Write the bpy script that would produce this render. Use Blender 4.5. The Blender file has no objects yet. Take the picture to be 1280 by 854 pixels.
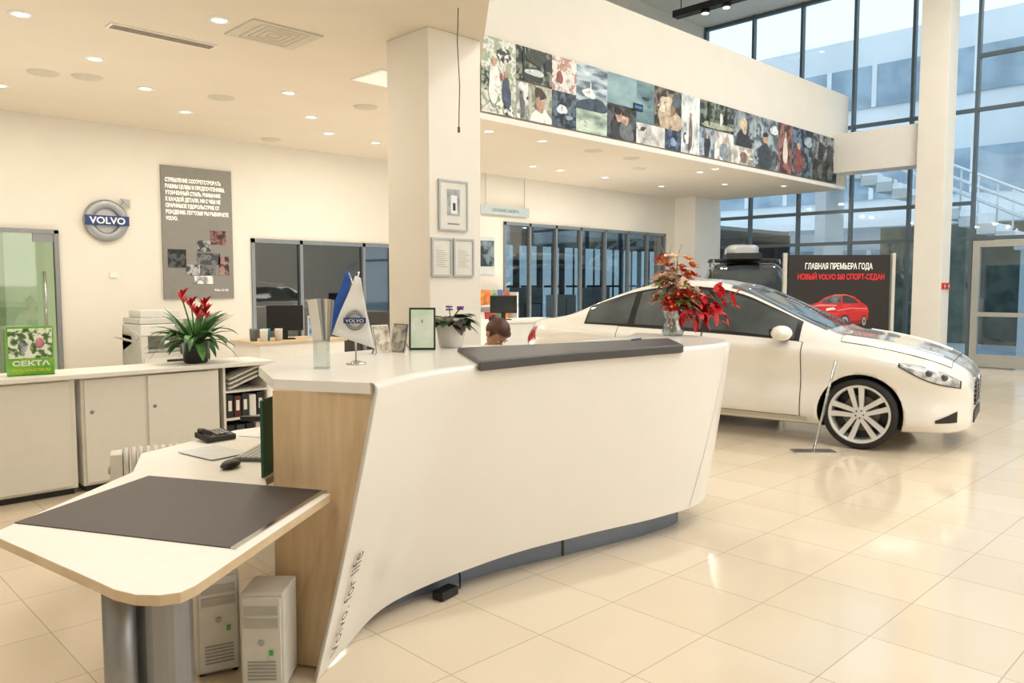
import bpy, bmesh, math, random
from mathutils import Vector, Matrix, Euler
random.seed(7)
scene=bpy.context.scene
col=scene.collection
try: scene.view_settings.view_transform='Standard'
except Exception: pass

def hx(s):
    s=s.lstrip('#'); o=[]
    for i in (0,2,4):
        c=int(s[i:i+2],16)/255
        o.append(c/12.92 if c<=.04045 else ((c+.055)/1.055)**2.4)
    return tuple(o)+(1,)
MC={}
def mat(color,rough=.5,metal=0,noise=.05,scale=12,emit=0,coat=0,bump=0,color2=None,stretch=None,spec=.5):
    key=(color,rough,metal,noise,scale,emit,coat,bump,color2,stretch,spec)
    if key in MC: return MC[key]
    m=bpy.data.materials.new('m_'+color.strip('#')); m.use_nodes=True
    nt=m.node_tree; b=nt.nodes['Principled BSDF']
    c=hx(color)
    tc=nt.nodes.new('ShaderNodeTexCoord'); n=nt.nodes.new('ShaderNodeTexNoise')
    n.inputs['Scale'].default_value=scale; n.inputs['Detail'].default_value=3
    if stretch:
        mp=nt.nodes.new('ShaderNodeMapping'); mp.inputs['Scale'].default_value=stretch
        nt.links.new(tc.outputs['Object'],mp.inputs['Vector']); nt.links.new(mp.outputs['Vector'],n.inputs['Vector'])
    else: nt.links.new(tc.outputs['Object'],n.inputs['Vector'])
    r=nt.nodes.new('ShaderNodeValToRGB')
    c2=hx(color2) if color2 else tuple(x*(1-noise) for x in c[:3])+(1,)
    r.color_ramp.elements[0].color=c2; r.color_ramp.elements[1].color=c
    r.color_ramp.elements[0].position=.38; r.color_ramp.elements[1].position=.62
    nt.links.new(n.outputs['Fac'],r.inputs['Fac'])
    nt.links.new(r.outputs['Color'],b.inputs['Base Color'])
    b.inputs['Roughness'].default_value=rough; b.inputs['Metallic'].default_value=metal
    b.inputs['Specular IOR Level'].default_value=spec
    if coat: b.inputs['Coat Weight'].default_value=coat; b.inputs['Coat Roughness'].default_value=.04
    if emit:
        b.inputs['Emission Color'].default_value=c; b.inputs['Emission Strength'].default_value=emit
    if bump:
        bp=nt.nodes.new('ShaderNodeBump'); bp.inputs['Strength'].default_value=bump; bp.inputs['Distance'].default_value=.01
        nt.links.new(n.outputs['Fac'],bp.inputs['Height']); nt.links.new(bp.outputs['Normal'],b.inputs['Normal'])
    MC[key]=m; return m
def photo(c1,c2,scale=6,stretch=(1,1,1)):
    key=('p',c1,c2,scale,stretch)
    if key in MC: return MC[key]
    m=bpy.data.materials.new('printed_photo'); m.use_nodes=True; nt=m.node_tree; b=nt.nodes['Principled BSDF']
    tc=nt.nodes.new('ShaderNodeTexCoord'); mp=nt.nodes.new('ShaderNodeMapping'); mp.inputs['Scale'].default_value=stretch
    mp.inputs['Location'].default_value=(random.random()*9,0,random.random()*9)
    n=nt.nodes.new('ShaderNodeTexNoise'); n.inputs['Scale'].default_value=scale*.6; n.inputs['Detail'].default_value=10; n.inputs['Distortion'].default_value=.3
    nt.links.new(tc.outputs['Object'],mp.inputs[0]); nt.links.new(mp.outputs[0],n.inputs['Vector'])
    r=nt.nodes.new('ShaderNodeValToRGB'); a=hx(c1);d=hx(c2)
    def mute(c,k=.25,mul=1.3):
        g=(c[0]+c[1]+c[2])/3; return tuple(min(.9,(x*(1-k)+g*k)*mul) for x in c[:3])+(1,)
    e=r.color_ramp.elements; e[0].position=.3; e[0].color=mute(d,.3,.5); e[1].position=.7; e[1].color=mute(a,.4,1.9)
    q=e.new(.46); q.color=mute(d); q=e.new(.54); q.color=mute(a)
    nt.links.new(n.outputs['Fac'],r.inputs[0]); nt.links.new(r.outputs[0],b.inputs['Base Color']); b.inputs['Roughness'].default_value=.5
    MC[key]=m; return m
def glassmat(color='#eef6ff',refl=.1,name='glass'):
    key=('g',color,refl)
    if key in MC: return MC[key]
    m=bpy.data.materials.new(name); m.use_nodes=True; nt=m.node_tree
    for n in list(nt.nodes): nt.nodes.remove(n)
    o=nt.nodes.new('ShaderNodeOutputMaterial'); mx=nt.nodes.new('ShaderNodeMixShader')
    t=nt.nodes.new('ShaderNodeBsdfTransparent'); g=nt.nodes.new('ShaderNodeBsdfGlossy')
    t.inputs['Color'].default_value=hx(color); g.inputs['Roughness'].default_value=.03
    g.inputs['Color'].default_value=(1,1,1,1)
    mx.inputs['Fac'].default_value=refl
    nt.links.new(t.outputs[0],mx.inputs[1]); nt.links.new(g.outputs[0],mx.inputs[2]); nt.links.new(mx.outputs[0],o.inputs['Surface'])
    MC[key]=m; return m

class MB:
    def __init__(s): s.v=[];s.f=[];s.m=[];s.sm=[];s.mats=[]
    def mi(s,m):
        if m not in s.mats: s.mats.append(m)
        return s.mats.index(m)
    def add(s,vs,fs,m,smooth=False):
        o=len(s.v); s.v+= [tuple(v) for v in vs]; i=s.mi(m)
        for f in fs: s.f.append([o+k for k in f]); s.m.append(i); s.sm.append(smooth)
        return s
    def box(s,c,d,m,R=None):
        vs=[]
        for x in(-.5,.5):
            for y in(-.5,.5):
                for z in(-.5,.5):
                    p=Vector((x*d[0],y*d[1],z*d[2]))
                    if R: p=R@p
                    vs.append(p+Vector(c))
        return s.add(vs,[(0,1,3,2),(4,6,7,5),(0,4,5,1),(2,3,7,6),(0,2,6,4),(1,5,7,3)],m)
    def bx(s,x0,x1,y0,y1,z0,z1,m): return s.box(((x0+x1)/2,(y0+y1)/2,(z0+z1)/2),(abs(x1-x0),abs(y1-y0),abs(z1-z0)),m)
    def prism(s,pts,z0,z1,m,side=None,top=None):
        n=len(pts); vs=[(p[0],p[1],z0) for p in pts]+[(p[0],p[1],z1) for p in pts]
        s.add(vs,[[n+i for i in range(n)]],top or m)
        s.add(vs,[list(range(n))[::-1]],m)
        s.add(vs,[(i,(i+1)%n,n+(i+1)%n,n+i) for i in range(n)],side or m)
        return s
    def cyl(s,a,b,r,m,r1=None,n=16,cap=True):
        a=Vector(a);b=Vector(b); r1=r if r1 is None else r1
        d=(b-a).normalized(); u=d.orthogonal().normalized(); w=d.cross(u)
        vs=[]
        for k in range(n):
            t=2*math.pi*k/n; e=u*math.cos(t)+w*math.sin(t); vs.append(a+e*r)
        for k in range(n):
            t=2*math.pi*k/n; e=u*math.cos(t)+w*math.sin(t); vs.append(b+e*r1)
        s.add(vs,[(k,(k+1)%n,n+(k+1)%n,n+k) for k in range(n)],m,True)
        if cap: s.add(vs,[list(range(n))[::-1],[n+k for k in range(n)]],m)
        return s
    def lathe(s,prof,m,n=24,c=(0,0,0),axis='z',smooth=True):
        vs=[]
        for r,h in prof:
            for k in range(n):
                t=2*math.pi*k/n; x=r*math.cos(t); y=r*math.sin(t)
                p=(x,y,h) if axis=='z' else ((x,h,y) if axis=='y' else (h,x,y))
                vs.append((p[0]+c[0],p[1]+c[1],p[2]+c[2]))
        fs=[]
        for i in range(len(prof)-1):
            for k in range(n):
                fs.append((i*n+k,i*n+(k+1)%n,(i+1)*n+(k+1)%n,(i+1)*n+k))
        return s.add(vs,fs,m,smooth)
    def ell(s,c,r,m,nu=16,nv=10,R=None):
        if isinstance(r,(int,float)): r=(r,r,r)
        vs=[];fs=[]
        for i in range(nv+1):
            ph=math.pi*i/nv
            for k in range(nu):
                t=2*math.pi*k/nu
                p=Vector((r[0]*math.sin(ph)*math.cos(t),r[1]*math.sin(ph)*math.sin(t),r[2]*math.cos(ph)))
                if R: p=R@p
                vs.append(p+Vector(c))
        for i in range(nv):
            for k in range(nu): fs.append((i*nu+k,i*nu+(k+1)%nu,(i+1)*nu+(k+1)%nu,(i+1)*nu+k))
        return s.add(vs,fs,m,True)
    def tube(s,pts,r,m,n=8):
        pts=[Vector(p) for p in pts]
        rr=r if isinstance(r,(list,tuple)) else [r]*len(pts)
        vs=[];u=None
        for i,p in enumerate(pts):
            d=(pts[min(i+1,len(pts)-1)]-pts[max(i-1,0)]).normalized()
            if u is None: u=d.orthogonal().normalized()
            u=(u-d*u.dot(d)).normalized(); w=d.cross(u)
            for k in range(n):
                t=2*math.pi*k/n; vs.append(p+(u*math.cos(t)+w*math.sin(t))*rr[i])
        fs=[(i*n+k,i*n+(k+1)%n,(i+1)*n+(k+1)%n,(i+1)*n+k) for i in range(len(pts)-1) for k in range(n)]
        s.add(vs,fs,m,True)
        L=(len(pts)-1)*n
        s.add(vs,[list(range(n))[::-1],[L+k for k in range(n)]],m)
        return s
    def sheet(s,rows,m,smooth=True):
        n=len(rows[0]); vs=[p for r in rows for p in r]
        fs=[(i*n+k,i*n+k+1,(i+1)*n+k+1,(i+1)*n+k) for i in range(len(rows)-1) for k in range(n-1)]
        return s.add(vs,fs,m,smooth)
    def disc(s,c,rx,rz,m,n=20,y=0):
        vs=[(c[0]+rx*math.cos(2*math.pi*k/n),y,c[1]+rz*math.sin(2*math.pi*k/n)) for k in range(n)]
        return s.add(vs,[list(range(n))],m)
    def leaf(s,base,dirv,L,w,m,droop=.5,n=7,up=(0,0,1)):
        d=Vector(dirv).normalized(); p=Vector(base); step=L/n
        side=d.cross(Vector(up)); side=side.normalized() if side.length>.01 else Vector((1,0,0))
        rows=[]
        for i in range(n+1):
            t=i/n; ww=w*math.sin(math.pi*min(.98,t*.93+.06))**.8
            nrm=side.cross(d)
            rows.append([p-side*ww*.5,p-nrm*ww*.12,p+side*ww*.5])
            d=(d+Vector((0,0,-droop*step/L*1.6))).normalized(); p=p+d*step
        return s.sheet(rows,m)
    def out(s,name,parent=None,loc=(0,0,0),rot=(0,0,0),bevel=0,label=None,cat=None,kind=None,group=None,recalc=True,solid=0,seg=2):
        me=bpy.data.meshes.new(name); me.from_pydata(s.v,[],s.f)
        for m in s.mats: me.materials.append(m)
        me.polygons.foreach_set('material_index',s.m); me.polygons.foreach_set('use_smooth',s.sm)
        me.update()
        if recalc:
            bm=bmesh.new(); bm.from_mesh(me); bmesh.ops.remove_doubles(bm,verts=bm.verts,dist=1e-5)
            bmesh.ops.recalc_face_normals(bm,faces=bm.faces); bm.to_mesh(me); bm.free()
        o=bpy.data.objects.new(name,me); col.objects.link(o)
        o.location=loc; o.rotation_euler=rot if isinstance(rot,(tuple,list,Euler)) else (0,0,rot)
        if parent: o.parent=parent
        if bevel:
            b=o.modifiers.new('b','BEVEL'); b.width=bevel; b.segments=seg; b.limit_method='ANGLE'; b.angle_limit=.7
        if solid:
            b=o.modifiers.new('s','SOLIDIFY'); b.thickness=solid; b.offset=0
        tag(o,label,cat,kind,group); return o
def tag(o,label=None,cat=None,kind=None,group=None):
    if label: o['label']=label
    if cat: o['category']=cat
    if kind: o['kind']=kind
    if group: o['group']=group
def E(name,label,cat,loc=(0,0,0),rot=0,group=None,kind=None):
    o=bpy.data.objects.new(name,None); col.objects.link(o); o.location=loc
    o.rotation_euler=(0,0,rot) if not isinstance(rot,tuple) else rot
    o.empty_display_size=.1
    tag(o,label,cat,kind,group); return o
def dup(o,loc,rot=None):
    c=o.copy(); col.objects.link(c); c.location=loc
    if rot is not None: c.rotation_euler=(0,0,rot)
    for ch in [x for x in bpy.data.objects if x.parent==o]:
        k=ch.copy(); col.objects.link(k); k.parent=c
        for g in [x for x in bpy.data.objects if x.parent==ch]:
            q=g.copy(); col.objects.link(q); q.parent=k
    return c
def textmesh(body,size,spacing=1.0,align='CENTER',line=1.0,ext=.0015,bold=0):
    cu=bpy.data.curves.new('t','FONT'); cu.body=body; cu.size=size; cu.align_x=align; cu.extrude=ext
    cu.space_character=spacing; cu.space_line=line; cu.offset=bold; cu.resolution_u=3
    o=bpy.data.objects.new('t',cu); col.objects.link(o); bpy.context.view_layer.update()
    dg=bpy.context.evaluated_depsgraph_get()
    me=bpy.data.meshes.new_from_object(o.evaluated_get(dg)); bpy.data.objects.remove(o)
    return me
def text(body,parent,m,size,loc,name='lettering',rot=(math.pi/2,0,0),width=None,**k):
    me=textmesh(body,size,**k); me.materials.clear(); me.materials.append(m)
    o=bpy.data.objects.new(name,me); col.objects.link(o)
    o.parent=parent; o.location=loc; o.rotation_euler=rot
    if width:
        xs=[v.co.x for v in me.vertices]; w=max(xs)-min(xs); o.scale.x=width/w
    return o
def cr(P,t):
    n=len(P)-1; t=max(0,min(n-1e-9,t)); i=int(t); f=t-i
    a=P[max(i-1,0)];b=P[i];c=P[i+1];d=P[min(i+2,n)]
    return tuple(.5*(2*b[k]+(c[k]-a[k])*f+(2*a[k]-5*b[k]+4*c[k]-d[k])*f*f+(3*b[k]-a[k]-3*c[k]+d[k])*f**3) for k in range(len(b)))
def ip(K,x):
    if x<=K[0][0]: return K[0][1]
    if x>=K[-1][0]: return K[-1][1]
    for i in range(len(K)-1):
        if K[i][0]<=x<=K[i+1][0]:
            x0,y0=K[i];x1,y1=K[i+1];h=x1-x0;s=(y1-y0)/h
            def tg(j):
                if j==0 or j==len(K)-1:
                    return s
                a=(K[j][1]-K[j-1][1])/(K[j][0]-K[j-1][0]);b=(K[j+1][1]-K[j][1])/(K[j+1][0]-K[j][0])
                return 0 if a*b<=0 else 2*a*b/(a+b)
            m0,m1=tg(i),tg(i+1);t=(x-x0)/h
            return (2*t**3-3*t*t+1)*y0+(t**3-2*t*t+t)*h*m0+(-2*t**3+3*t*t)*y1+(t**3-t*t)*h*m1
# ---------------- materials
WALL=mat('#ebe6db',.8,noise=.02,scale=3)
CEIL=mat('#e9decb',.85,noise=.02,scale=2)
WHITE=mat('#f2efe8',.5,noise=.02)
SHELL=mat('#eeebe4',.28,noise=.012,scale=4,coat=.3)
PLAST=mat('#e3dfd4',.45,noise=.03)
GREYP=mat('#b3b2ac',.45)
BLACK=mat('#151515',.4)
DARK=mat('#2b2a2a',.5)
MATTE=mat('#443e3c',.5,noise=.12,scale=60)
CHROME=mat('#c9c9c8',.18,metal=1,noise=.04)
STEEL=mat('#96989c',.35,metal=.8,noise=.05)
ALU=mat('#8f979c',.4,metal=.5,noise=.05)
PALE=mat('#bcc0c2',.4,metal=.3,noise=.03)
WOOD=mat('#e0c8a4',.5,color2='#d2b78f',scale=2.2,stretch=(9,9,.8))
WOODE=mat('#d6c2a2',.5,color2='#cbb390',scale=6)
GLASS=glassmat('#f0f7fa',.06); ACR=glassmat('#f6f9f9',.10,'acrylic')
RED=mat('#d01822',.45,noise=.25,scale=30)
PLINTH=mat('#7d8697',.35,metal=.3,noise=.05)

def floormat():
    m=bpy.data.materials.new('floor_tiles'); m.use_nodes=True; nt=m.node_tree; b=nt.nodes['Principled BSDF']
    tc=nt.nodes.new('ShaderNodeTexCoord'); mp=nt.nodes.new('ShaderNodeMapping')
    mp.inputs['Location'].default_value=(.1,.23,0)
    br=nt.nodes.new('ShaderNodeTexBrick'); br.offset=0; br.squash=1
    br.inputs['Scale'].default_value=1; br.inputs['Brick Width'].default_value=.53; br.inputs['Row Height'].default_value=.53
    br.inputs['Mortar Size'].default_value=.0035; br.inputs['Mortar Smooth'].default_value=.3
    br.inputs['Color1'].default_value=hx('#e8dac4'); br.inputs['Color2'].default_value=hx('#e2d3bb'); br.inputs['Mortar'].default_value=hx('#bfb29b')
    nt.links.new(tc.outputs['Object'],mp.inputs[0]); nt.links.new(mp.outputs[0],br.inputs['Vector'])
    n=nt.nodes.new('ShaderNodeTexNoise'); n.inputs['Scale'].default_value=2.5; n.inputs['Detail'].default_value=6
    nt.links.new(tc.outputs['Object'],n.inputs['Vector'])
    rr=nt.nodes.new('ShaderNodeValToRGB'); rr.color_ramp.elements[0].color=(.86,.84,.81,1); rr.color_ramp.elements[1].color=(1,1,1,1)
    nt.links.new(n.outputs['Fac'],rr.inputs[0])
    mx=nt.nodes.new('ShaderNodeMixRGB'); mx.blend_type='MULTIPLY'; mx.inputs[0].default_value=.6
    nt.links.new(br.outputs['Color'],mx.inputs[1]); nt.links.new(rr.outputs[0],mx.inputs[2])
    nt.links.new(mx.outputs[0],b.inputs['Base Color'])
    b.inputs['Roughness'].default_value=.12; b.inputs['Specular IOR Level'].default_value=.55
    return m
X0,X1,Y0,Y1=-4,17.0,-4,10.75
MB().bx(X0,X1+.3,Y0,Y1+.2,-.15,0,floormat()).out('floor',kind='structure')
mb=MB()
HC=3.6; HT=7.75
for a,b,c,d in [(X0,1.0,0,HT),(1.0,2.82,2.24,HT),(2.82,5.3,0,HT),(5.3,8.35,2.25,HT),(8.35,10.3,0,HT),(10.3,15.5,2.76,HT),(15.5,X1+.2,0,HT),(5.3,8.35,0,.12),(10.3,15.5,0,.12)]:
    mb.bx(a,b,Y1,Y1+.2,c,d,WALL)
mb.out('wall_north',kind='structure',recalc=False)
MB().bx(X0-.2,X0,Y0,Y1,0,HT,WALL).out('wall_west',kind='structure')
MB().bx(X0,X1,Y0-.2,Y0,0,HT,WALL).out('wall_south',kind='structure')
slab=[(6.4,7.2),(17,7.2),(17,10.75),(-4,10.75),(-4,-4),(-2.96,-4)]
MB().prism(slab,HC,HC+.35,CEIL).out('ceiling',kind='structure')
MB().bx(X0,X1+.2,Y0,Y1+.2,HT,HT+.2,WHITE).out('ceiling',kind='structure')
MB().bx(6.4,17,7.2,7.35,HC-.0,5.54,WALL).out('wall_balcony',kind='structure')
dv=Vector((6.4+2.96,7.2+4,0)); L=dv.length; dn=dv.normalized(); nn=Vector((-dn.y,dn.x,0))
p0=Vector((-2.96,-4,0)); q=[p0,p0+dv,p0+dv+nn*.15,p0+nn*.15]
MB().prism([(v.x,v.y) for v in q],HC+.001,5.54,CEIL).out('wall_balcony',kind='structure')
MB().bx(6.4,16.9,7.17,7.2,HC-.02,HC+.05,WHITE).out('trim_1',kind='structure')
MB().bx(16.25,16.8,5.5,7.3,3.87,4.65,WHITE).out('trim_2',kind='structure')
MB().bx(-4,1.0,Y1-.02,Y1,0,.1,GREYP).out('baseboard_north',kind='structure')
GREENW=mat('#e6ead8',.7,emit=.3)  # emission brightens the corridor walls, no lamp in there
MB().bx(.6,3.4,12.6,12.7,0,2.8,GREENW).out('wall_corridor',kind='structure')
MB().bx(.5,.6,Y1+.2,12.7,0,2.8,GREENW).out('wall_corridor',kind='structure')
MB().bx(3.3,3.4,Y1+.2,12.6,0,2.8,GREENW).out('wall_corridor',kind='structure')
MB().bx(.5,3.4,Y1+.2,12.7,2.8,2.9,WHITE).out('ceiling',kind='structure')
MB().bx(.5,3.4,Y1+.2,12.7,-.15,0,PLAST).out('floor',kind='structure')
mb=MB()
for i in range(3): mb.bx(1.9+i*.25,2.1+i*.25,12.4,12.5,0,2.5,mat('#cdd3bd',.6,emit=.12))  # slats carry a fainter painted glow too
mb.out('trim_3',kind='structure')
d=E('door_2',None,None,(2.05,Y1-.02,0),kind='structure')
MB().bx(-.03,.72,-.02,.0,.02,2.18,glassmat('#dfe9dc',.10,'green_glass')).out('glass',d)
mb=MB(); mb.tube([(.6,-.06,.95),(.6,-.06,1.75)],.014,CHROME); mb.cyl((.6,-.06,1.0),(.6,0,1.0),.01,CHROME); mb.cyl((.6,-.06,1.7),(.6,0,1.7),.01,CHROME); mb.out('handle',d)
mb=MB(); mb.bx(.72,.77,-.05,.02,0,2.24,STEEL); mb.bx(-1.05,.77,-.05,.02,2.2,2.25,STEEL); mb.bx(.5,.74,-.03,.01,2.1,2.2,STEEL); mb.out('frame',d)
DK=mat('#4c5053',.7,noise=.2,scale=2); DK2=mat('#2a2d30',.5,noise=.2,scale=3); DAY=mat('#c5dae6',.5,emit=1.2,color2='#9fbccf',scale=1.5)
MB().bx(3.6,22,15.5,15.6,0,3,DK).out('wall_office',kind='structure')
MB().bx(3.5,3.6,Y1+.2,15.6,0,3,DK).out('wall_office',kind='structure')
MB().bx(22,22.1,Y1+.2,15.6,0,3,DK).out('wall_office',kind='structure')
MB().bx(3.5,22,Y1+.2,15.6,3,3.1,mat('#8a8a86',.8)).out('ceiling',kind='structure')
MB().bx(3.5,22,Y1+.2,15.6,-.15,0,DK2).out('floor',kind='structure')
for i in range(9):
    x=13.6+i*.93; o=MB().bx(x,x+.62,15.44,15.49,.5,2.65,DAY).out('window_%d'%(40+i),kind='structure')  # opaque panel, daylight put in as emission
    MB().bx(x,x+.62,15.40,15.44,1.5,1.56,DK2).bx(x+.29,x+.33,15.40,15.44,.5,2.65,DK2).out('glazing_bar',o)
for i in range(3): MB().bx(8.0+i*1.0,8.7+i*1.0,15.44,15.49,1.0,1.9,mat('#6b7478',.5,emit=.25)).out('window_%d'%(50+i),kind='structure')  # dimmer opaque panels, window light put in as emission
for i,(x,y) in enumerate([(6.3,12.6),(8.6,12.9),(12.6,12.3),(15.2,12.4),(17.2,13)]):
    e=E('office_desk','dim office desk behind the interior glazing','desk',(x,y,0),group='desks behind the glass')
    MB().bx(-.7,.7,-.35,.35,.71,.75,mat('#a09a8c',.5)).out('desktop',e); MB().bx(-.68,-.64,-.33,.33,0,.71,DK2).bx(.64,.68,-.33,.33,0,.71,DK2).bx(-.6,.6,.3,.32,.2,.71,DK2).out('frame',e)
    e=E('computer_monitor','dark computer monitor behind the interior glazing','monitor',(x+.1,y,.75),group='monitors behind the glass')
    MB().bx(-.25,.25,-.02,.02,.1,.42,BLACK).bx(-.03,.03,0,.03,.01,.2,BLACK).bx(-.1,.1,-.07,.07,0,.01,BLACK).out('housing',e); MB().bx(-.23,.23,-.024,-.02,.12,.4,mat('#8fa3ae',.3,emit=.2)).out('screen',e)
for i,(x,c) in enumerate([(13.2,'#c9c4b8'),(14.6,'#8c9aa3'),(16.0,'#d6d2c6'),(17.5,'#9aa0a2')]):
    e=E('storage_cabinet','tall office storage cabinet behind the interior glazing','cabinet',(x,14.6,0),group='storage cabinets behind the glass')
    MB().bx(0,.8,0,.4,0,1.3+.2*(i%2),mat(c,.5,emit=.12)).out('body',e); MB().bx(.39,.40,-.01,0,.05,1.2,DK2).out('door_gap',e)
for x,y in [(5.9,12.2),(7.6,12.2),(7.0,13.9),(9.3,13.9),(13,12.4),(15,12.4),(17.5,13.5),(11.5,13.2),(14.2,14)]:
    MB().cyl((0,0,0),(0,0,-.01),.09,mat('#fff4dc',.5,emit=5)).out('ceiling_spotlight',loc=(x,y,3),label='round ceiling light inside the glazed office',cat='ceiling light',group='office ceiling lights')
IG=glassmat('#7d8a90',.16,'dark_glass')
def intwin(n,x0,x1,z1,cuts,gm):
    mb=MB(); t=.05
    mb.bx(x0,x1,Y1-.03,Y1+.05,z1-.06,z1,ALU); mb.bx(x0,x1,Y1-.03,Y1+.05,.12,.2,ALU)
    for c in [x0+t/2]+cuts+[x1-t/2]: mb.bx(c-t/2,c+t/2,Y1-.03,Y1+.05,.12,z1,ALU)
    o=mb.out('window_%d'%n,kind='structure')
    MB().bx(x0+.01,x1-.01,Y1+.02,Y1+.03,.15,z1-.02,gm).out('glass',o)
intwin(30,5.3,8.35,2.25,[6.09,7.2],IG)
intwin(31,10.3,15.5,2.76,[11.0,11.75,12.5,13.3,14.1,14.8],glassmat('#c9d6dc',.16,'office_glass'))
MB().bx(15.9,X1,10.2,Y1,0,HC,WHITE).out('wall_pier',kind='structure')
FR=mat('#5f6d76',.4,metal=.3)
ys=[10.7,9.45,8.28,7.11,5.94,4.77,3.6,2.43,1.26,.09,-1.08,-2.25,-4]
for i in range(len(ys)-1):
    a,b=ys[i+1],ys[i]; mb=MB(); w=.06
    isdoor=(i==5)
    mb.bx(X1,X1+.12,b-w/2,b+w/2-.002,0,HT,FR)
    zs=[.06,2.47,3.15,4.9,7.7] if i<5 else [.06,2.47,4.9,5.9,7.7]
    for z in zs:
        if isdoor and z<1: continue
        mb.bx(X1+.01,X1+.11,a+w/2,b-w/2,z-.035,z+.035,FR)
    o=mb.out('window_%d'%(i+1),kind='structure')
    MB().bx(X1+.05,X1+.06,a+w/2,b-w/2,2.5 if isdoor else .08,HT-.06,GLASS).out('glass',o)
d=E('door_1',None,None,(X1,4.185,0),kind='structure')
DF=mat('#b3b3ac',.4,metal=.3)
mb=MB(); 
mb.bx(-.02,.1,-.54,-.42,.02,2.42,DF); mb.bx(-.02,.1,.42,.54,.02,2.42,DF); mb.bx(-.02,.1,-.42,.42,2.3,2.42,DF); mb.bx(-.02,.1,-.42,.42,.02,.25,DF); mb.bx(-.02,.1,-.42,.42,.98,1.06,DF)
mb.out('frame',d); MB().bx(.03,.04,-.42,.42,.25,2.3,glassmat('#dceaf4',.10,'doorglass')).out('glass',d)
MB().tube([(-.07,-.46,.9),(-.07,-.46,1.3)],.015,STEEL).cyl((-.07,-.46,.95),(0,-.46,.95),.01,STEEL).cyl((-.07,-.46,1.25),(0,-.46,1.25),.01,STEEL).out('handle',d)

# ---------------- columns
COLM=mat('#eee9de',.7,noise=.02,scale=3)
MB().bx(3.95,4.5,4.97,5.52,0,HC,COLM).out('column',label='square cream plastered column behind the reception desk',cat='column',bevel=.008)
MB().bx(16.1,16.6,5.0,5.5,0,HT,COLM).out('column',label='tall square white column beside the glass entrance facade',cat='column',bevel=.008)
def frame(label,x0,x1,z0,z1,y,body=None,kind='cert'):
    e=E('picture_frame',label,'picture frame',((x0+x1)/2,y,z0)); w=x1-x0;h=z1-z0;t=.015
    mb=MB(); mb.bx(-w/2,w/2,-.02,0,0,t,PALE);mb.bx(-w/2,w/2,-.02,0,h-t,h,PALE);mb.bx(-w/2,-w/2+t,-.02,0,t,h-t,PALE);mb.bx(w/2-t,w/2,-.02,0,t,h-t,PALE); mb.out('frame',e)
    mb=MB(); mb.bx(-w/2+t,w/2-t,-.012,-.002,t,h-t,mat('#e4e2da',.5))
    if kind=='cert':
        for k in range(9): mb.bx(-w*.28,w*.28-(k%3)*.02,-.0135,-.012,h*.25+k*.016,h*.25+k*.016+.004,mat('#b9b4a8',.6))
    else:
        mb.bx(-w*.22,w*.22,-.014,-.012,h*.3,h*.82,mat('#b4b7b9',.5,color2='#8a8f95',scale=18)); mb.bx(-w*.1,w*.12,-.015,-.014,h*.34,h*.7,mat('#eeefef',.4)); mb.bx(-w*.03,w*.06,-.016,-.015,h*.4,h*.55,mat('#33363a',.4)); mb.bx(-w*.2,w*.2,-.014,-.012,h*.12,h*.15,mat('#8a8f95',.4))
    mb.out('print',e); return e
frame('silver framed award picture mounted high on the column',4.04,4.345,2.03,2.435,4.97,kind='pic')
for a,b in((3.965,4.17),(4.19,4.41)):
    g=frame('aluminium framed paper certificate hung on the column',a,b,1.66,1.97,4.97); g['group']='certificates on the column'
e=E('hanging_cable','thin dark cable hanging from the ceiling edge','cable',(3.86,4.5,2.75))
MB().tube([(0,0,0),(.01,0,.3),(-.01,0,.6),(0,0,.85)],.004,mat('#5a544c',.6),6).box((0,0,-.02),(.014,.014,.04),mat('#5a544c',.6)).out('cord',e)

# ---------------- ceiling fixtures
LAMP=mat('#fff4dc',.5,emit=5)
DLP=10
def downlight(x,y,z,first=[None]):
    if first[0] is None:
        e=E('ceiling_spotlight','round recessed white ceiling spotlight, switched on','ceiling light',(x,y,z),group='recessed ceiling spotlights')
        MB().lathe([(.055,-.004),(.06,-.012),(.085,-.01),(.09,0)],WHITE,20).out('ring',e)
        MB().cyl((0,0,-.002),(0,0,-.006),.056,LAMP,n=20).out('bulb',e); first[0]=e
    else: dup(first[0],(x,y,z))
    ld=bpy.data.lights.new('spot','AREA'); ld.shape='DISK'; ld.size=.11; ld.energy=DLP; ld.color=(1,.925,.80)
    lo=bpy.data.objects.new('spot_lamp',ld); col.objects.link(lo); lo.location=(x,y,z-.02)
for x,y in [(1.62,6.86),(2.73,5.96),(2.39,7.74),(2.01,9.44),(3.11,8.54),(4.25,7.68),(3.85,9.36),(5.74,9.35),(5.04,8.59),(7.17,7.75),(8.19,7.75),(9.8,9.5),(10.5,9.5),(12.44,7.9),(12.3,7.5),(11.8,9.54),(13.7,9.6),(14.3,8.5),(15.4,7.8),(6.6,9.5),(.6,5.4),(1.5,4.2),(.2,8)]:
    downlight(x,y,HC)
VENT=mat('#d8cfbc',.6)
mb=MB(); mb.bx(-.42,.42,-.07,.07,-.012,0,WHITE)
for i in range(4): mb.bx(-.4,.4,-.05+i*.028,-.04+i*.028,-.016,-.012,mat('#8d8270',.6))
mb.out('air_vent',loc=(2.58,6.66,HC),label='long slotted white air vent in the ceiling',cat='air vent')
mb=MB(); mb.bx(-.3,.3,-.25,.25,-.012,0,VENT)
for k in (.05,.1,.15,.2): 
    for s in(-1,1): mb.bx(-k,k,s*k-.003,s*k+.003,-.015,-.012,mat('#c2b8a2',.6)); mb.bx(s*k-.003,s*k+.003,-k,k,-.015,-.012,mat('#c2b8a2',.6))
mb.out('air_vent',loc=(3.2,6.0,HC),label='square ceiling air diffuser grille',cat='air vent')
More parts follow.
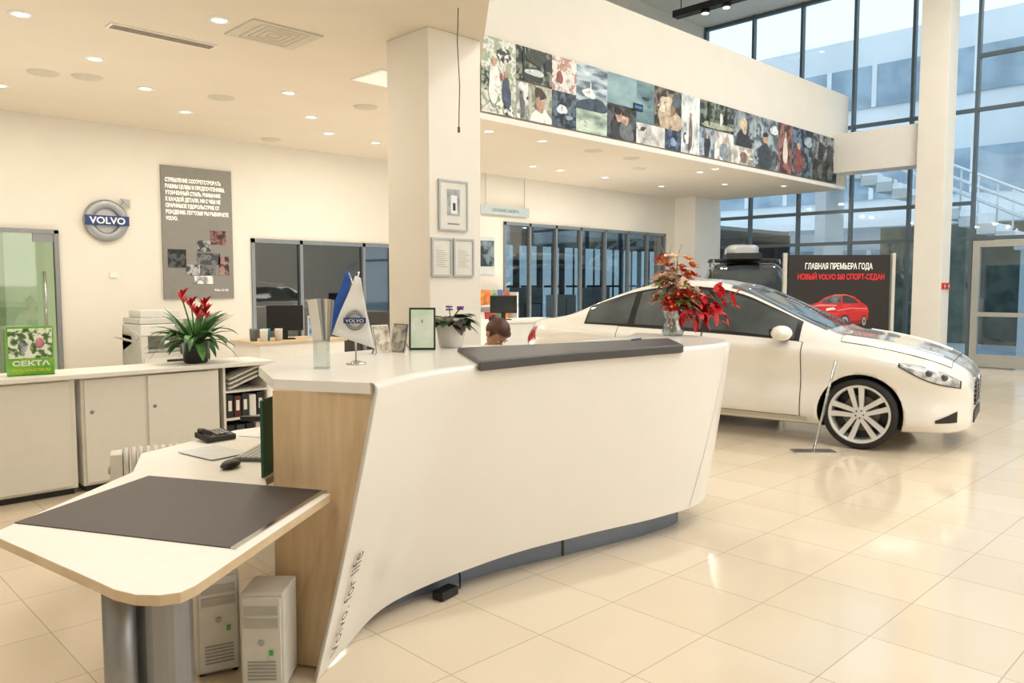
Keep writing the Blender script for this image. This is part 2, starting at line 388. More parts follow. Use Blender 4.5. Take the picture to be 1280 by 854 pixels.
for x,y in [(2.19,8.59),(2.54,8.47),(3.84,8.39),(5.2,7.68),(5.41,10.3),(9.32,7.77),(10.3,7.8),(11.3,8.4)]:
    MB().lathe([(0,-.03),(.06,-.028),(.075,-.012),(.13,-.012),(.14,0)],VENT,20).out('air_vent',loc=(x,y,HC),label='small round ceiling ventilation outlet',cat='air vent',group='round ceiling vents')
e=E('light_panel','square bright white light panel in the ceiling','ceiling light',(4.66,6.50,HC))
MB().bx(-.26,.26,-.26,.26,-.010,0,WHITE).out('frame',e); MB().bx(-.23,.23,-.23,.23,-.013,-.010,mat('#f6f3e8',.5,emit=.35)).out('panel',e)
e=E('track_light','dark ceiling light track with two round spotlights','ceiling light',(14.84,9.26,7.40),rot=math.pi/2)
mb=MB(); mb.bx(-.85,.85,-.1,.1,-.07,.07,DARK); mb.cyl((-.7,0,.05),(-.7,0,.35),.01,DARK); mb.cyl((.7,0,.05),(.7,0,.35),.01,DARK); mb.out('rail',e)
for s in(-.4,.1): MB().cyl((s,0,-.07),(s,0,-.14),.09,DARK).cyl((s,0,-.14),(s,0,-.145),.075,LAMP).out('spotlight',e)

# ---------------- balcony banner
e=E('photo_banner','long collage banner of many lifestyle photographs on the balcony front','banner',(6.5,7.165,3.67))
def P(x0,x1,z0,z1,c1,c2,shapes=(),sc=6,st=(1,1,1),extra=3):
    x0-=6.5;x1-=6.5; w=x1-x0;h=z1-z0
    mb=MB(); mb.bx(x0,x1,-.006,0,z0,z1,photo(c1,c2,sc,st))
    def blob(k,cx,cz,rx,rz,m,n=26):
        y=-.008-.0008*k; vs=[]; ph=[random.uniform(0,6) for _ in range(3)]
        for j in range(n):
            t=2*math.pi*j/n; q=1+.10*math.sin(2*t+ph[0])+.08*math.sin(3*t+ph[1])+.05*math.sin(5*t+ph[2])
            vs.append((min(max(x0+w*cx+w*rx*q*math.cos(t),x0),x1),y,min(max(z0+h*cz+h*rz*q*math.sin(t),z0),z1)))
        mb.add(vs,[list(range(n))],m)
    k=0
    for _ in range(extra):
        blob(k,random.random(),random.random()*.8,random.uniform(.08,.22),random.uniform(.06,.2),photo(random.choice([c1,c2]),random.choice([c1,c2,'#3b4248']),sc*2)); k+=1
    for (cx,cz,rx,rz,cc) in shapes: blob(k,cx,cz,rx,rz,photo(cc,cc,18)); k+=1
    mb.out('picture',e,recalc=False)
SK='#b58c70'; T=.9
P(6.5,7.08,0,T,'#8b9c78','#d8d8d4',[(.35,.4,.18,.25,'#dddcd6'),(.35,.68,.08,.06,SK),(.7,.3,.13,.22,'#3b4a66'),(.7,.55,.06,.05,SK),(.55,.5,.05,.05,'#a84a40')],16,extra=9)
P(7.08,7.74,.48,T,'#75806f','#2a322c',[(.5,.3,.3,.09,'#b9c2c0'),(.2,.6,.03,.4,'#22281f'),(.8,.6,.03,.4,'#22281f'),(.55,.75,.3,.2,'#39422f')],14,extra=6)
P(7.08,7.3,0,.46,'#cfd2cf','#8b908c',[(.5,.35,.2,.3,'#5a5c5c')],10)
P(7.3,7.74,0,.46,'#6f7e5c','#b9b7a6',[(.5,.08,.45,.3,'#d8d9d6'),(.5,.55,.2,.3,SK),(.48,.78,.23,.16,'#4a382b'),(.4,.5,.1,.2,'#a47c62')],10,extra=2)
P(7.74,8.22,.46,T,'#a87068','#dcd6ce',[(.5,.35,.25,.3,'#cfcac4'),(.5,.72,.1,.13,SK),(.3,.4,.12,.2,'#8f4a44')],12,extra=4)
P(7.74,8.22,0,.46,'#4c6274','#1c2833',[(.4,.5,.2,.14,'#c9d3da'),(.7,.3,.15,.06,'#8a9aa8')],12,extra=4)
P(8.22,8.88,.3,T,'#9fb3bf','#5d7686',[(.5,.1,.5,.18,'#33485a'),(.4,.38,.22,.1,'#d9dede'),(.45,.5,.02,.15,'#e8eaea')],4,(1,1,4),2)
P(8.22,8.88,0,.3,'#a9bfa8','#8aa294',[(.3,.4,.2,.15,'#bccabc')],4,(1,1,3),1)
P(8.88,9.56,.48,T,'#7399a2','#648a94',[],2,(1,1,2),0)
P(8.88,9.56,0,.46,'#4a4f56','#23262b',[(.33,.25,.22,.32,'#34363c'),(.38,.68,.11,.17,SK),(.66,.25,.24,.35,'#666a6e'),(.6,.62,.11,.17,'#bb957b'),(.36,.84,.13,.1,'#2a1b15'),(.62,.8,.12,.08,'#3a2c22')],10)
P(9.56,10.0,.3,T,'#6a8f96','#557d85',[(.5,.6,.25,.04,'#27393e')],3,(1,1,2),1)
P(10.0,10.72,.3,T,'#80705c','#3a342d',[(.55,.22,.42,.38,'#b39d7c'),(.45,.6,.24,.24,'#c2b092'),(.66,.52,.09,.2,'#8c7050'),(.25,.5,.14,.1,'#cdbda2'),(.15,.5,.03,.03,'#2a211a'),(.36,.64,.025,.02,'#2a211a'),(.8,.75,.15,.2,'#4d5a60')],9,extra=4)
P(9.56,10.28,0,.3,'#d6d4cf','#bdbbb6',[(.4,.5,.12,.3,'#a3a09a')],6)
P(10.28,10.72,0,.3,'#4a6a8c','#22384f',[(.5,.4,.2,.2,'#7f9bb5')],8)
P(10.72,11.24,0,T,'#dcdcd8','#b9c4c6',[(.5,.35,.1,.28,'#7c6258'),(.5,.66,.06,.05,SK),(.42,.15,.03,.15,'#3f4a55')],7,extra=4)
P(11.24,12.3,.48,T,'#6a7864','#2c352b',[(.5,.12,.5,.12,'#97a086'),(.25,.55,.03,.45,'#22281f'),(.6,.42,.04,.28,'#cfc8bd'),(.75,.55,.03,.4,'#1d231c')],14,extra=10)
P(11.24,11.7,0,.46,'#8fa0ae','#4f6272',[(.5,.35,.2,.4,'#2b323a'),(.5,.75,.08,.1,SK)],8)
P(11.7,12.3,0,.46,'#d8d6d1','#a9a49c',[(.5,.3,.22,.35,'#7b8a97'),(.5,.7,.08,.11,SK)],8)
P(12.3,12.99,.3,T,'#85929a','#4a555e',[(.5,.15,.35,.35,'#2c3238'),(.5,.55,.14,.17,'#c29c82'),(.42,.66,.2,.15,'#c4b08a')],8)
P(12.3,12.99,0,.3,'#cdc9c1','#a39b8e',[(.5,.4,.2,.3,'#7d6152')],8)
P(12.99,13.88,0,T,'#8fa0a8','#51616b',[(.45,.2,.25,.3,'#333c46'),(.45,.58,.1,.09,SK),(.45,.67,.1,.05,'#34271f'),(.8,.8,.15,.1,'#cdd4d6')],7,extra=6)
P(13.88,14.42,0,T,'#8f5550','#54302d',[(.5,.45,.16,.3,'#cdbfb2'),(.5,.78,.09,.06,SK)],9,extra=5)
P(14.42,15.3,0,T,'#506a80','#1e2d3b',[(.3,.3,.2,.3,'#7c3634'),(.3,.62,.08,.07,SK),(.75,.75,.2,.1,'#8da2b2')],9,extra=6)
P(15.3,16.4,.4,T,'#74818a','#343b42',[(.3,.3,.1,.4,'#262a2f'),(.7,.3,.1,.4,'#36434e'),(.3,.75,.04,.08,SK),(.7,.75,.04,.08,SK)],9,extra=6)
P(15.3,16.4,0,.4,'#3d4343','#181c1c',[(.3,.45,.12,.35,'#55605c'),(.7,.45,.12,.35,'#55605c')],9,extra=6)
MB().bx(2.98,3.2,-.02,-.006,.46,.56,mat('#182028',.4,noise=.1)).bx(3.0,3.18,-.021,-.02,.49,.53,mat('#3f86c0',.4)).out('display',e)

# ---------------- wall items
e=E('wall_emblem','round chrome ring emblem with arrow and blue name bar','sign',(3.37,Y1,2.39))
EM=mat('#a4a7aa',.35,metal=.6,noise=.04)
mb=MB(); mb.lathe([(.26,-.01),(.26,-.06),(.235,-.075),(.17,-.075),(.15,-.06),(.15,-.01)],EM,40,axis='y')
mb.out('ring',e)
MB().cyl((0,-.002,0),(0,-.03,0),.16,mat('#cfd2d6',.4)).out('backplate',e)
mb=MB(); R=Matrix.Rotation(-math.pi/4,3,'Y')
mb.box((.19,-.05,.19),(.1,.02,.035),EM,R); mb.add([(.17,-.065,.285),(.28,-.065,.28),(.285,-.065,.17),(.17,-.04,.285),(.28,-.04,.28),(.285,-.04,.17)],[(0,1,2),(3,5,4),(0,3,4,1),(1,4,5,2),(0,2,5,3)],EM); mb.out('arrow',e)
MB().bx(-.255,.255,-.1,-.06,-.06,.06,mat('#1d3f7c',.35)).out('name_bar',e)
text('VOLVO',e,mat('#f4f5f6',.3),.115,(0,-.102,-.04),width=.42,bold=.003)
e=E('wall_poster','tall grey poster with white text and small pictures','poster',(4.54,Y1,1.40))
PG=mat('#8b8983',.6,noise=.04)
MB().bx(-.48,.48,-.03,0,0,1.76,PG).out('board',e)
WT=mat('#fbf8f0',.5,emit=.25)
text('СТРЕМЛЕНИЕ СООТВЕТСТВОВАТЬ\nВАШИМ ЦЕЛЯМ И ПРЕДПОЧТЕНИЯМ.\nУТОНЧЕННЫЙ СТИЛЬ. ВНИМАНИЕ\nК КАЖДОЙ ДЕТАЛИ. НИ С ЧЕМ НЕ\nСРАВНИМОЕ УДОВОЛЬСТВИЕ ОТ\nВОЖДЕНИЯ. ПОЭТОМУ ВЫ ВЫБИРАЕТЕ\nVOLVO.',e,WT,.07,(-.43,-.032,1.55),align='LEFT',line=1.2,width=.86,bold=.003)
for (x,z,w,h,c,c2) in [(.27,.78,.22,.19,'#7f4a48','#3a2a2a'),(.07,.68,.18,.15,'#8d9093','#3c3e40'),(.13,.50,.32,.16,'#33363a','#6b7076'),(-.3,.46,.24,.24,'#3d4145','#16181a'),(-.09,.36,.19,.14,'#94999c','#44494d'),(.12,.36,.22,.13,'#5b6063','#24272a'),(.05,.24,.26,.11,'#d0d0ce','#8a8c8d'),(.34,.36,.15,.26,'#8a615c','#3f2f2d')]:
    MB().bx(x-w/2,x+w/2,-.036,-.03,z-.04,z-.04+h,photo(c,c2,24)).out('picture',e)
text('Volvo. for life',e,WT,.05,(.3,-.032,.1),width=.2)
e=E('wall_sign','frosted glass hanging sign with dark lettering','sign',(10.3,Y1-.05,2.87))
MB().bx(-.62,.62,-.02,0,0,.16,mat('#bcc8ca',.2)).cyl((-.5,-.01,.16),(-.5,-.01,.73),.004,STEEL).cyl((.5,-.01,.16),(.5,-.01,.73),.004,STEEL).out('panel',e)
text('СЕРВИС-БЮРО',e,mat('#6a777c',.5),.075,(0,-.022,.055),width=.68)
e=E('wall_poster','small dark framed poster with a landscape picture','poster',(9.86,Y1,1.77))
MB().bx(-.2,.2,-.02,0,0,.68,mat('#d6d9d6',.5)).bx(-.18,.18,-.025,-.02,.15,.62,photo('#5f7683','#2a3b44',9)).out('print',e)
MB().bx(-.05,.05,-.02,0,0,.07,WHITE).out('wall_socket',loc=(3.45,Y1,1.68),label='small white wall switch on the cream wall',cat='switch')
RB=mat('#d23a2a',.4)
for x,y in ((16.22,5.0),(16.45,5.0)):
    MB().bx(-.06,.06,-.04,0,0,.12,RB).disc((0,.06),.03,.03,WHITE,y=-.042).out('fire_alarm_button',loc=(x,y,1.5),label='small red fire alarm call box on the column',cat='fire alarm',group='red call boxes')

# ---------------- reception desk
desk=E('reception_desk','large curved white reception desk with wooden end and dark ledge','reception desk')
TOP=[(1.83,2.65),(2.2,2.83),(2.6,2.91),(3.2,2.92),(3.8,2.86),(4.4,2.80),(4.84,2.84),(5.13,3.01),(5.31,3.3),(5.37,3.7)]
BOT=[(1.59,2.75,.0),(1.82,2.90,.015),(2.2,3.06,.07),(2.85,3.02,.13),(3.45,2.94,.14),(4.05,2.84,.14),(4.5,2.82,.15),(4.76,2.95,.20),(4.90,3.3,.20),(4.98,3.7,.18)]
def Sh(t,s):
    b=cr(BOT,t); a=cr(TOP,t)
    bul=.035*math.sin(math.pi*s)
    x=b[0]+(a[0]-b[0])*s; y=b[1]+(a[1]-b[1])*s; z=b[2]+(1.17-b[2])*s
    t2=min(9,t+.02); c=cr(TOP,t2); t1=max(0,t2-.04); c0=cr(TOP,t1)
    tx,ty=c[0]-c0[0],c[1]-c0[1]; l=math.hypot(tx,ty); nx,ny=ty/l,-tx/l
    return Vector((x+nx*bul*.3,y+ny*bul*.3,z)),Vector((nx,ny,0))
rows=[]
NT=90
for i in range(NT+1):
    t=9*i/NT; r=[]
    for j in range(15):
        p,n=Sh(t,j/14); r.append(p)
    for a in (20,45,70,90):
        a=math.radians(a); r.append(p-n*(.03*(1-math.cos(a)))+Vector((0,0,.03*math.sin(a))))
    rows.append(r)
inner=[r[-1] for r in rows]
mb=MB(); mb.sheet(rows,SHELL)
left=rows[0]
th=[[p,p+Vector((.02,.045,0))] for p in left]; mb.sheet(th,SHELL)
mb.out('front_panel',desk,recalc=True)
back=[(5.3,3.95),(4.95,3.75),(3.75,3.55),(3.4,3.95),(2.9,4.05),(2.25,3.98),(1.80,3.6),(1.60,3.07)]
poly=[(p.x,p.y) for p in inner]+back
MB().prism(poly,1.155,1.2,SHELL).out('countertop',desk,bevel=0)
mb=MB()
o1=[(1.565,3.03,0),(1.585,3.05,1.155),(1.855,2.69,1.155),(1.66,2.80,.02)]
o2=[(p[0]+.045,p[1]+.03,p[2]) for p in o1]
mb.add(o1+o2,[(0,1,2,3),(4,7,6,5),(0,4,5,1),(1,5,6,2),(2,6,7,3),(3,7,4,0)],WOOD); mb.out('end_panel',desk)
pl=[(2.15,3.16),(2.6,3.16),(3.0,3.13),(3.5,3.04),(4.0,2.96),(4.4,2.95),(4.60,3.08),(4.70,3.4),(4.73,3.7)]
PLC=[cr(pl,8*i/40) for i in range(41)]
mb=MB(); mb.sheet([[(p[0],p[1],0),(p[0],p[1],.22)] for p in PLC],PLINTH)
for k in (14,26): p=PLC[k]; q=PLC[k+1]; mb.sheet([[(p[0],p[1]-.003,0),(p[0],p[1]-.003,.2)],[(p[0]*.8+q[0]*.2,p[1]*.8+q[1]*.2-.003,0),(p[0]*.8+q[0]*.2,p[1]*.8+q[1]*.2-.003,.2)]],DARK)
mb.out('plinth',desk)
led=[(2.60,2.885),(3.0,2.893),(3.3,2.888),(3.8,2.828),(4.2,2.78),(4.24,2.79),(4.68,3.2),(3.05,3.58)]
MB().prism(led,1.168,1.222,mat('#474649',.42,noise=.12,scale=80)).out('ledge',desk,bevel=.012,seg=3)
MB().prism([(2.6,3.35),(4.8,3.3),(4.8,3.75),(2.7,3.95)],.72,.75,WHITE).prism([(4.6,3.4),(4.72,3.4),(4.72,3.9),(4.6,3.9)],0,1.155,WHITE).prism([(1.65,3.1),(1.7,3.08),(2.3,3.9),(2.25,3.93)],.76,1.155,WOOD).prism([(2.15,3.18),(4.5,3.15),(4.5,3.2),(2.15,3.23)],0.0,1.15,DARK).out('inner_shelf',desk)
SEAM=mat('#b9b1a2',.6)
rws=[]
for j in range(12):
    s=j/11*.98+.01
    r=[]
    for dt in(-.005,.005):
        p,n=Sh(6.0+dt-(.35*(1-s)),s); r.append(p+n*.0025)
    rws.append(r)
MB().sheet(rws,SEAM).out('panel_seam',desk,recalc=False)
me=textmesh('Volvo. for life',.1,align='LEFT',ext=0,spacing=1.06)
me.materials.clear(); me.materials.append(mat('#4c4b4e',.5))
for v in me.vertices:
    x,y=v.co.x,v.co.y
    p,n=Sh(.60-(y)*3.6, .05+x*.60); v.co=p+n*.012
o=bpy.data.objects.new('slogan',me); col.objects.link(o); o.parent=desk

# side table
tb=E('side_table','white work table with dark inset mat and wood edge','table')
tp=[(.70,2.42),(.715,2.32),(.745,2.24),(.79,2.19),(.84,2.17),(.89,2.19),(1.69,2.78),(1.54,3.02),(1.62,3.2),(2.5,3.75),(2.5,4.4),(2.05,4.4),(1.42,4.12),(1.25,3.74),(.58,3.14)]
MB().prism(tp,.715,.748,WOODE,side=WOODE,top=WHITE).out('tabletop',tb,bevel=.003)
MB().prism([(1.10,2.42),(1.69,2.84),(1.27,3.60),(.67,3.22)],.748,.752,MATTE).out('desk_mat',tb)
MB().prism([(1.10,2.42),(1.105,2.40),(1.70,2.82),(1.69,2.84)],.748,.753,CHROME).out('mat_trim',tb)
MB().cyl((.81,2.59,.0),(.81,2.59,.715),.048,STEEL,n=28).out('leg',tb)
el=[(.955+.095*math.cos(a),2.63+.1*math.sin(a)) for a in [2*math.pi*k/28 for k in range(28)]]
MB().prism(el,0,.715,STEEL).out('leg',tb)
MB().bx(2.1,2.3,3.9,4.3,0,.715,WHITE).out('pedestal',tb)

PCM=mat('#d8d6d0',.5)
def pc(x,y,rot,w,d,h,label):
    e=E('computer_tower',label,'computer',(x,y,0),rot,group='computer towers under the table')
    MB().bx(-w/2,w/2,0,d,.015,h,PCM).out('case',e,bevel=.008)
    mb=MB(); mb.bx(-w/2+.012,w/2-.012,-.012,0,.03,h-.015,mat('#e2e0da',.4)); mb.bx(-w/2+.02,w/2-.02,-.016,-.012,h-.08,h-.045,mat('#bdbbb4',.5)); mb.bx(-w/2+.02,w/2-.02,-.016,-.012,h-.13,h-.095,mat('#bdbbb4',.5))
    for k in range(6): mb.bx(-w/2+.03,w/2-.03,-.015,-.012,.06+k*.014,.066+k*.014,mat('#a3a19a',.6))
    mb.cyl((0,-.018,h-.19),(0,-.01,h-.19),.012,GREYP); mb.bx(.03,.045,-.018,-.012,h-.24,h-.22,mat('#4fae5a',.4)); mb.out('front_bezel',e)
    for sx in(-1,1):
        for sy in(.03,d-.03): MB().cyl((sx*(w/2-.02),sy,0),(sx*(w/2-.02),sy,.015),.012,BLACK).out('foot',e)
pc(1.34,3.08,-.30,.17,.36,.43,'beige computer tower standing on the floor under the table')
pc(1.40,2.82,-.75,.17,.2,.40,'second beige computer tower beside the wooden panel')

# ---------------- car generator
def make_car(name,label,loc,rot,S,K,paint,glass,KZ=1.0,wsg=None):
    e=E(name,label,'car',loc,rot)
    W=K['W'];ZT=[(a,b*KZ) for a,b in K['ZT']];ZB=[(a,b*KZ) for a,b in K['ZB']];zb=K['zb'];RW=K['rw']
    def prof(x):
        w=ip(W,x);zt=ip(ZT,x);zB=ip(ZB,x);z0=ip(zb,x)
        zt=max(zt,zB+.02)
        g=min(1,max(0,(zt-zB)/.48)); yr=(.93*w-.10)*(1-g)+RW*g
        zr=zB+(zt-zB)*(.86)
        dz=zB-z0
        return [(0,z0),(.78*w,z0),(.95*w,z0+.07*dz/.7),(.99*w,z0+.26*dz),(.955*w,z0+.56*dz),(1.0*w,z0+.86*dz),(.925*w,zB),(yr,zr),(yr*.55,zt-.018*g-.004),(0,zt)]
    def Sf(x,v,off=0,sgn=1):
        def pt(x,v):
            y,z=cr(prof(x),v); return Vector((x,y,z))
        p=pt(x,v)
        if off:
            e1=pt(x+.01,v)-pt(x-.01,v); e2=pt(x,min(9,v+.03))-pt(x,max(0,v-.03))
            n=e2.cross(e1); 
            if n.length>1e-9: n.normalize()
            if n.y<0 and v<8: n=-n
            if v>=7.2 and n.z<0: n=-n
            p=p+n*off
        return Vector((p.x*S,p.y*S*sgn,p.z*S))
    xs=[]; a,b=W[0][0],W[-1][0]
    n=110
    for i in range(n+1):
        u=i/n; u=.5-.5*math.cos(math.pi*u); xs.append(a+(b-a)*(.35*u+.65*i/n))
    sub=5; vs=[i/sub for i in range(9*sub+1)]
    ring=[]
    for x in xs:
        right=[Sf(x,v,0,-1) for v in vs]
        lft=[Sf(x,v,0,1) for v in reversed(vs)][1:-1]
        ring.append(right+lft)
    m=len(ring[0])
    mb=MB()
    verts=[p for r in ring for p in r]
    fs=[(i*m+k,i*m+(k+1)%m,(i+1)*m+(k+1)%m,(i+1)*m+k) for i in range(len(ring)-1) for k in range(m)]
    mb.add(verts,fs,paint,True)
    mb.add(ring[0],[list(range(m))],paint); mb.add(ring[-1],[list(range(m))[::-1]],paint)
    mb.mi(BLACK)
    body=mb.out('body',e)
    fx,rx=K['axf'],K['axr']; wr=K['wr']
    cb=MB()
    for ax in(fx,rx):
        for sg in(-1,1):
            yo=K['yo']
            cb.cyl((ax*S,sg*(yo-.30)*S,wr*S),(ax*S,sg*(yo+.3)*S,wr*S),(wr+.04)*S,BLACK,n=48)
    cut=cb.out('cut',e)
    md=body.modifiers.new('bo','BOOLEAN'); md.object=cut; md.operation='DIFFERENCE'; md.solver='EXACT'
    try: md.material_mode='TRANSFER'
    except Exception: pass
    bpy.context.view_layer.update()
    dg=bpy.context.evaluated_depsgraph_get()
    me=bpy.data.meshes.new_from_object(body.evaluated_get(dg))
    body.modifiers.clear(); body.data=me; bpy.data.objects.remove(cut)
    def patch(nm,x0,x1,v0,v1,mt,off=.004,nx=24,nv=8):
        for sg in (-1,1):
            rows=[[Sf(x0+(x1-x0)*i/nx,v0+(v1-v0)*j/nv,off,sg) for j in range(nv+1)] for i in range(nx+1)]
            MB().sheet(rows,mt).out(nm,e,recalc=False)
    def cpatch(nm,x0,x1,v0,mt,off=.004,nx=24,nv=12):
        rows=[]
        for i in range(nx+1):
            x=x0+(x1-x0)*i/nx
            rows.append([Sf(x,v0+(9-v0)*j/nv,off,-1) for j in range(nv+1)]+[Sf(x,9-(9-v0)*j/nv,off,1) for j in range(1,nv+1)])
        MB().sheet(rows,mt).out(nm,e,recalc=False)
    GAP=mat('#3c3a38',.6)
    for (x0,x1) in K['doors']:
        patch('door_gap',x0-.008,x1+.008,2.14,6.03,GAP,.0025,12,16)
        patch('door',x0,x1,2.2,6.0,paint,.005,20,24)
    patch('window_trim',K['win'][-1][0]-.03,K['win'][0][1]+.05,6.03,6.97,BLACK,.003,40,6)
    for (x0,x1) in K['win']: patch('side_window',x0,x1,6.10,6.88,glass,.007,16,6)
    patch('sill_trim',-.95,.95,1.7,2.1,mat('#cfc9bd',.4),.004,16,4)
    cpatch('windshield',K['ws'][0],K['ws'][1],7.12,wsg or glass)
    cpatch('rear_window',K['rw2'][0],K['rw2'][1],7.22,glass)
    h0,h1=K['hood']
    cpatch('hood_gap',h0-.005,h1+.005,6.47,GAP,.0025); cpatch('hood',h0,h1,6.5,paint,.005)
    for sg in(-1,1):
        rows=[[Sf(h0+.02+(h1-h0-.1)*i/16,7.15+.55*i/16+d2,.005+o2,sg) for d2,o2 in((-.12,0),(0,.009),(.05,0))] for i in range(17)]
        MB().sheet(rows,paint).out('hood_crease',e,recalc=False)
    HL=mat('#dfe3e6',.08,color2='#8a9298',scale=14,coat=1); HB=mat('#3a3d40',.2)
    a0,a1=K['hl']
    for sg in(-1,1):
        def hl(i,j,s):
            u=i/14; c=5.35-.2*u; h=(.08+.47*math.sin(math.pi*min(1,.06+u*.75)))*s
            return Sf(a0+(a1-a0)*(.5+(u-.5)*(1 if s==1 else .94)),c-h+2*h*j/6,.006 if s==1 else .010,sg)
        MB().sheet([[hl(i,j,1) for j in range(7)] for i in range(15)],HB).out('headlight',e,recalc=False)
        MB().sheet([[hl(i,j,.86) for j in range(7)] for i in range(15)],HL).out('headlight_lens',e,recalc=False)
        for q in (.5,.74):
            p=Sf(a0+(a1-a0)*q,5.22,.010,sg); MB().ell(p,(.032,.026,.032),mat('#3f4448',.1,coat=1),16,10).out('headlight_projector',e)
        rows=[[Sf(K['fog'][0]+(K['fog'][1]-K['fog'][0])*i/8,2.75+.75*j/5*(.3+.7*i/8)-.1*(1-i/8),.006,sg) for j in range(6)] for i in range(9)]
        MB().sheet(rows,BLACK).out('fog_intake',e,recalc=False)
        rows=[[Sf(K['tl'][0]+(K['tl'][1]-K['tl'][0])*i/8,4.7+1.15*j/6,.006,sg) for j in range(7)] for i in range(9)]
        MB().sheet(rows,mat('#b01218',.15,coat=1)).out('taillight',e,recalc=False)
    xf=W[-1][0]; g=K['grille']
    mb=MB(); mb.bx((xf-.06)*S,(xf+.012)*S,-g[0]*S,g[0]*S,g[1]*S,g[2]*S,BLACK)
    for k in range(5):
        z=g[1]+(g[2]-g[1])*(k+.5)/5; mb.bx((xf)*S,(xf+.018)*S,-g[0]*S,g[0]*S,(z-.006)*S,(z+.006)*S,STEEL)
    mb.box(((xf+.02)*S,0,(g[1]+g[2])/2*S),(.01,.04,g[0]*2.2*S*.62),CHROME,Matrix.Rotation(.9,3,'X')); mb.out('grille',e)
    MB().bx((xf-.05)*S,(xf+.01)*S,-.42*S,.42*S,.27*S,.36*S,BLACK).out('lower_intake',e)
    for sg in(-1,1):
        mx=K['mir']; zz=ip(ZB,mx)+.075; yy=ip(W,mx)*.93
        mb=MB(); mb.ell((mx*S,sg*(yy+.13)*S,zz*S),(.10*S,.14*S,.075*S),paint,20,12)
        mb.box(((mx-.06)*S,sg*(yy+.13)*S,zz*S),(.06*S,.17*S,.08*S),BLACK); mb.box((mx*S,sg*(yy+.02)*S,(zz-.055)*S),(.08*S,.12*S,.03*S),BLACK); mb.out('side_mirror',e)
        for (x0,x1) in K['doors']:
            p=Sf(x0+.14,4.9,.018,sg)
            mb=MB(); mb.box(p,(.19*S,.022*S,.03*S),paint); mb.box((p[0],p[1]-sg*.012,p[2]-.005),(.14*S,.01,.045*S),GAP); mb.out('door_handle',e,bevel=.006)
    for ax in(fx,rx):
        for sg in(-1,1):
            yo=K['yo']*S; r=wr*S; w=.225*S
            mb=MB(); pr=[(r*.80,-w/2),(r*.83,-w/2-.004),(r*.93,-w/2+.002),(r*.985,-w/2+.02),(r,-w/2+.05),(r,w/2-.05),(r*.985,w/2-.02),(r*.93,w/2-.002),(r*.83,w/2+.004),(r*.80,w/2),(r*.78,0),(r*.80,-w/2)]
            mb.lathe(pr,mat('#242323',.7,noise=.2,scale=40),48,axis='y')
            wh=mb.out('wheel',e,loc=(ax*S,sg*(yo-w/2),r))
            RM=mat('#dcdcdb',.3,metal=.2,noise=.03)
            mb=MB(); f=sg
            mb.lathe([(r*.825,f*w*.505),(r*.815,f*w*.52),(r*.76,f*w*.49),(r*.74,f*w*.40),(r*.73,f*-w*.3)],RM,48,axis='y')
            mb.lathe([(0,f*w*.42),(r*.1,f*w*.42),(r*.18,f*w*.38),(r*.21,f*w*.25),(r*.21,0)],RM,24,axis='y')
            mb.cyl((0,f*w*.0,0),(0,f*w*.05,0),r*.5,mat('#77746f',.5,metal=.6),n=32)
            mb.cyl((0,-f*w*.1,0),(0,-f*w*.08,0),r*.7,BLACK,n=32)
            for k in range(5):
                a=2*math.pi*k/5+math.pi/2+.15
                u=Vector((math.cos(a),0,math.sin(a))); t=Vector((-math.sin(a),0,math.cos(a)))
                y0=f*w
                for s in(-1,1):
                    rws=[]
                    for q in range(7):
                        z=q/6; rad=r*(.12+.64*z); cw=r*(.066+.085*z); wd=r*(.055+.022*z); yy=y0*(.40+.09*z**2)
                        c=u*rad+t*s*cw
                        rws.append([c-t*wd+Vector((0,yy-f*w*.16,0)),c-t*wd+Vector((0,yy,0)),c+t*wd+Vector((0,yy,0)),c+t*wd+Vector((0,yy-f*w*.16,0))])
                    mb.sheet(rws,RM,False)
                b=a+math.pi/5; mb.cyl((math.cos(b)*r*.11,f*w*.42,math.sin(b)*r*.11),(math.cos(b)*r*.11,f*w*.43,math.sin(b)*r*.11),.008,DARK,n=8)
            mb.out('rim',wh)
    return e
KS=dict(W=[(-2.34,.62),(-2.28,.76),(-2.1,.86),(-1.7,.915),(-1.2,.93),(0,.93),(1.2,.93),(1.6,.915),(1.9,.87),(2.05,.81),(2.17,.71),(2.25,.58),(2.29,.46)],
 ZT=[(-2.34,.80),(-2.3,.96),(-2.2,1.04),(-1.95,1.075),(-1.8,1.10),(-1.35,1.28),(-1.0,1.405),(-.7,1.465),(-.4,1.485),(-.1,1.47),(.2,1.405),(.5,1.28),(.8,1.14),(1.02,1.045),(1.18,.985),(1.5,.94),(1.8,.885),(2.05,.81),(2.18,.745),(2.25,.69),(2.29,.62)],
 ZB=[(-2.34,.76),(-2.28,.90),(-2.1,.985),(-1.6,1.01),(-1.0,.995),(0,.96),(.6,.93),(1.1,.89),(1.5,.845),(1.8,.785),(2.05,.715),(2.18,.66),(2.25,.61),(2.29,.55)],
 zb=[(-2.34,.42),(-2.2,.30),(-1.9,.2),(1.7,.17),(2.1,.18),(2.25,.21),(2.29,.25)],
 rw=.56,axf=1.41,axr=-1.366,wr=.328,yo=.90,doors=[(-.10,.88),(-1.05,-.12)],win=[(-.06,.80),(-.88,-.13),(-1.45,-.95)],
 ws=(.08,1.06),rw2=(-1.75,-1.1),hood=(1.22,2.12),hl=(1.72,2.20),fog=(2.02,2.18),tl=(-2.31,-2.12),grille=(.33,.42,.63),mir=.72)
CW=mat('#efece6',.18,noise=.01,coat=1)
CG=mat('#363d40',.04,color2='#50585b',scale=1.5,spec=.8)
WSG=mat('#737c80',.04,color2='#4f585c',scale=1.2,spec=.9)
make_car('sedan','glossy white four-door sedan with five-spoke alloy wheels',(8.30,4.71,0),math.atan2(-.978,.208),1.05,KS,CW,CG,1.065,WSG)
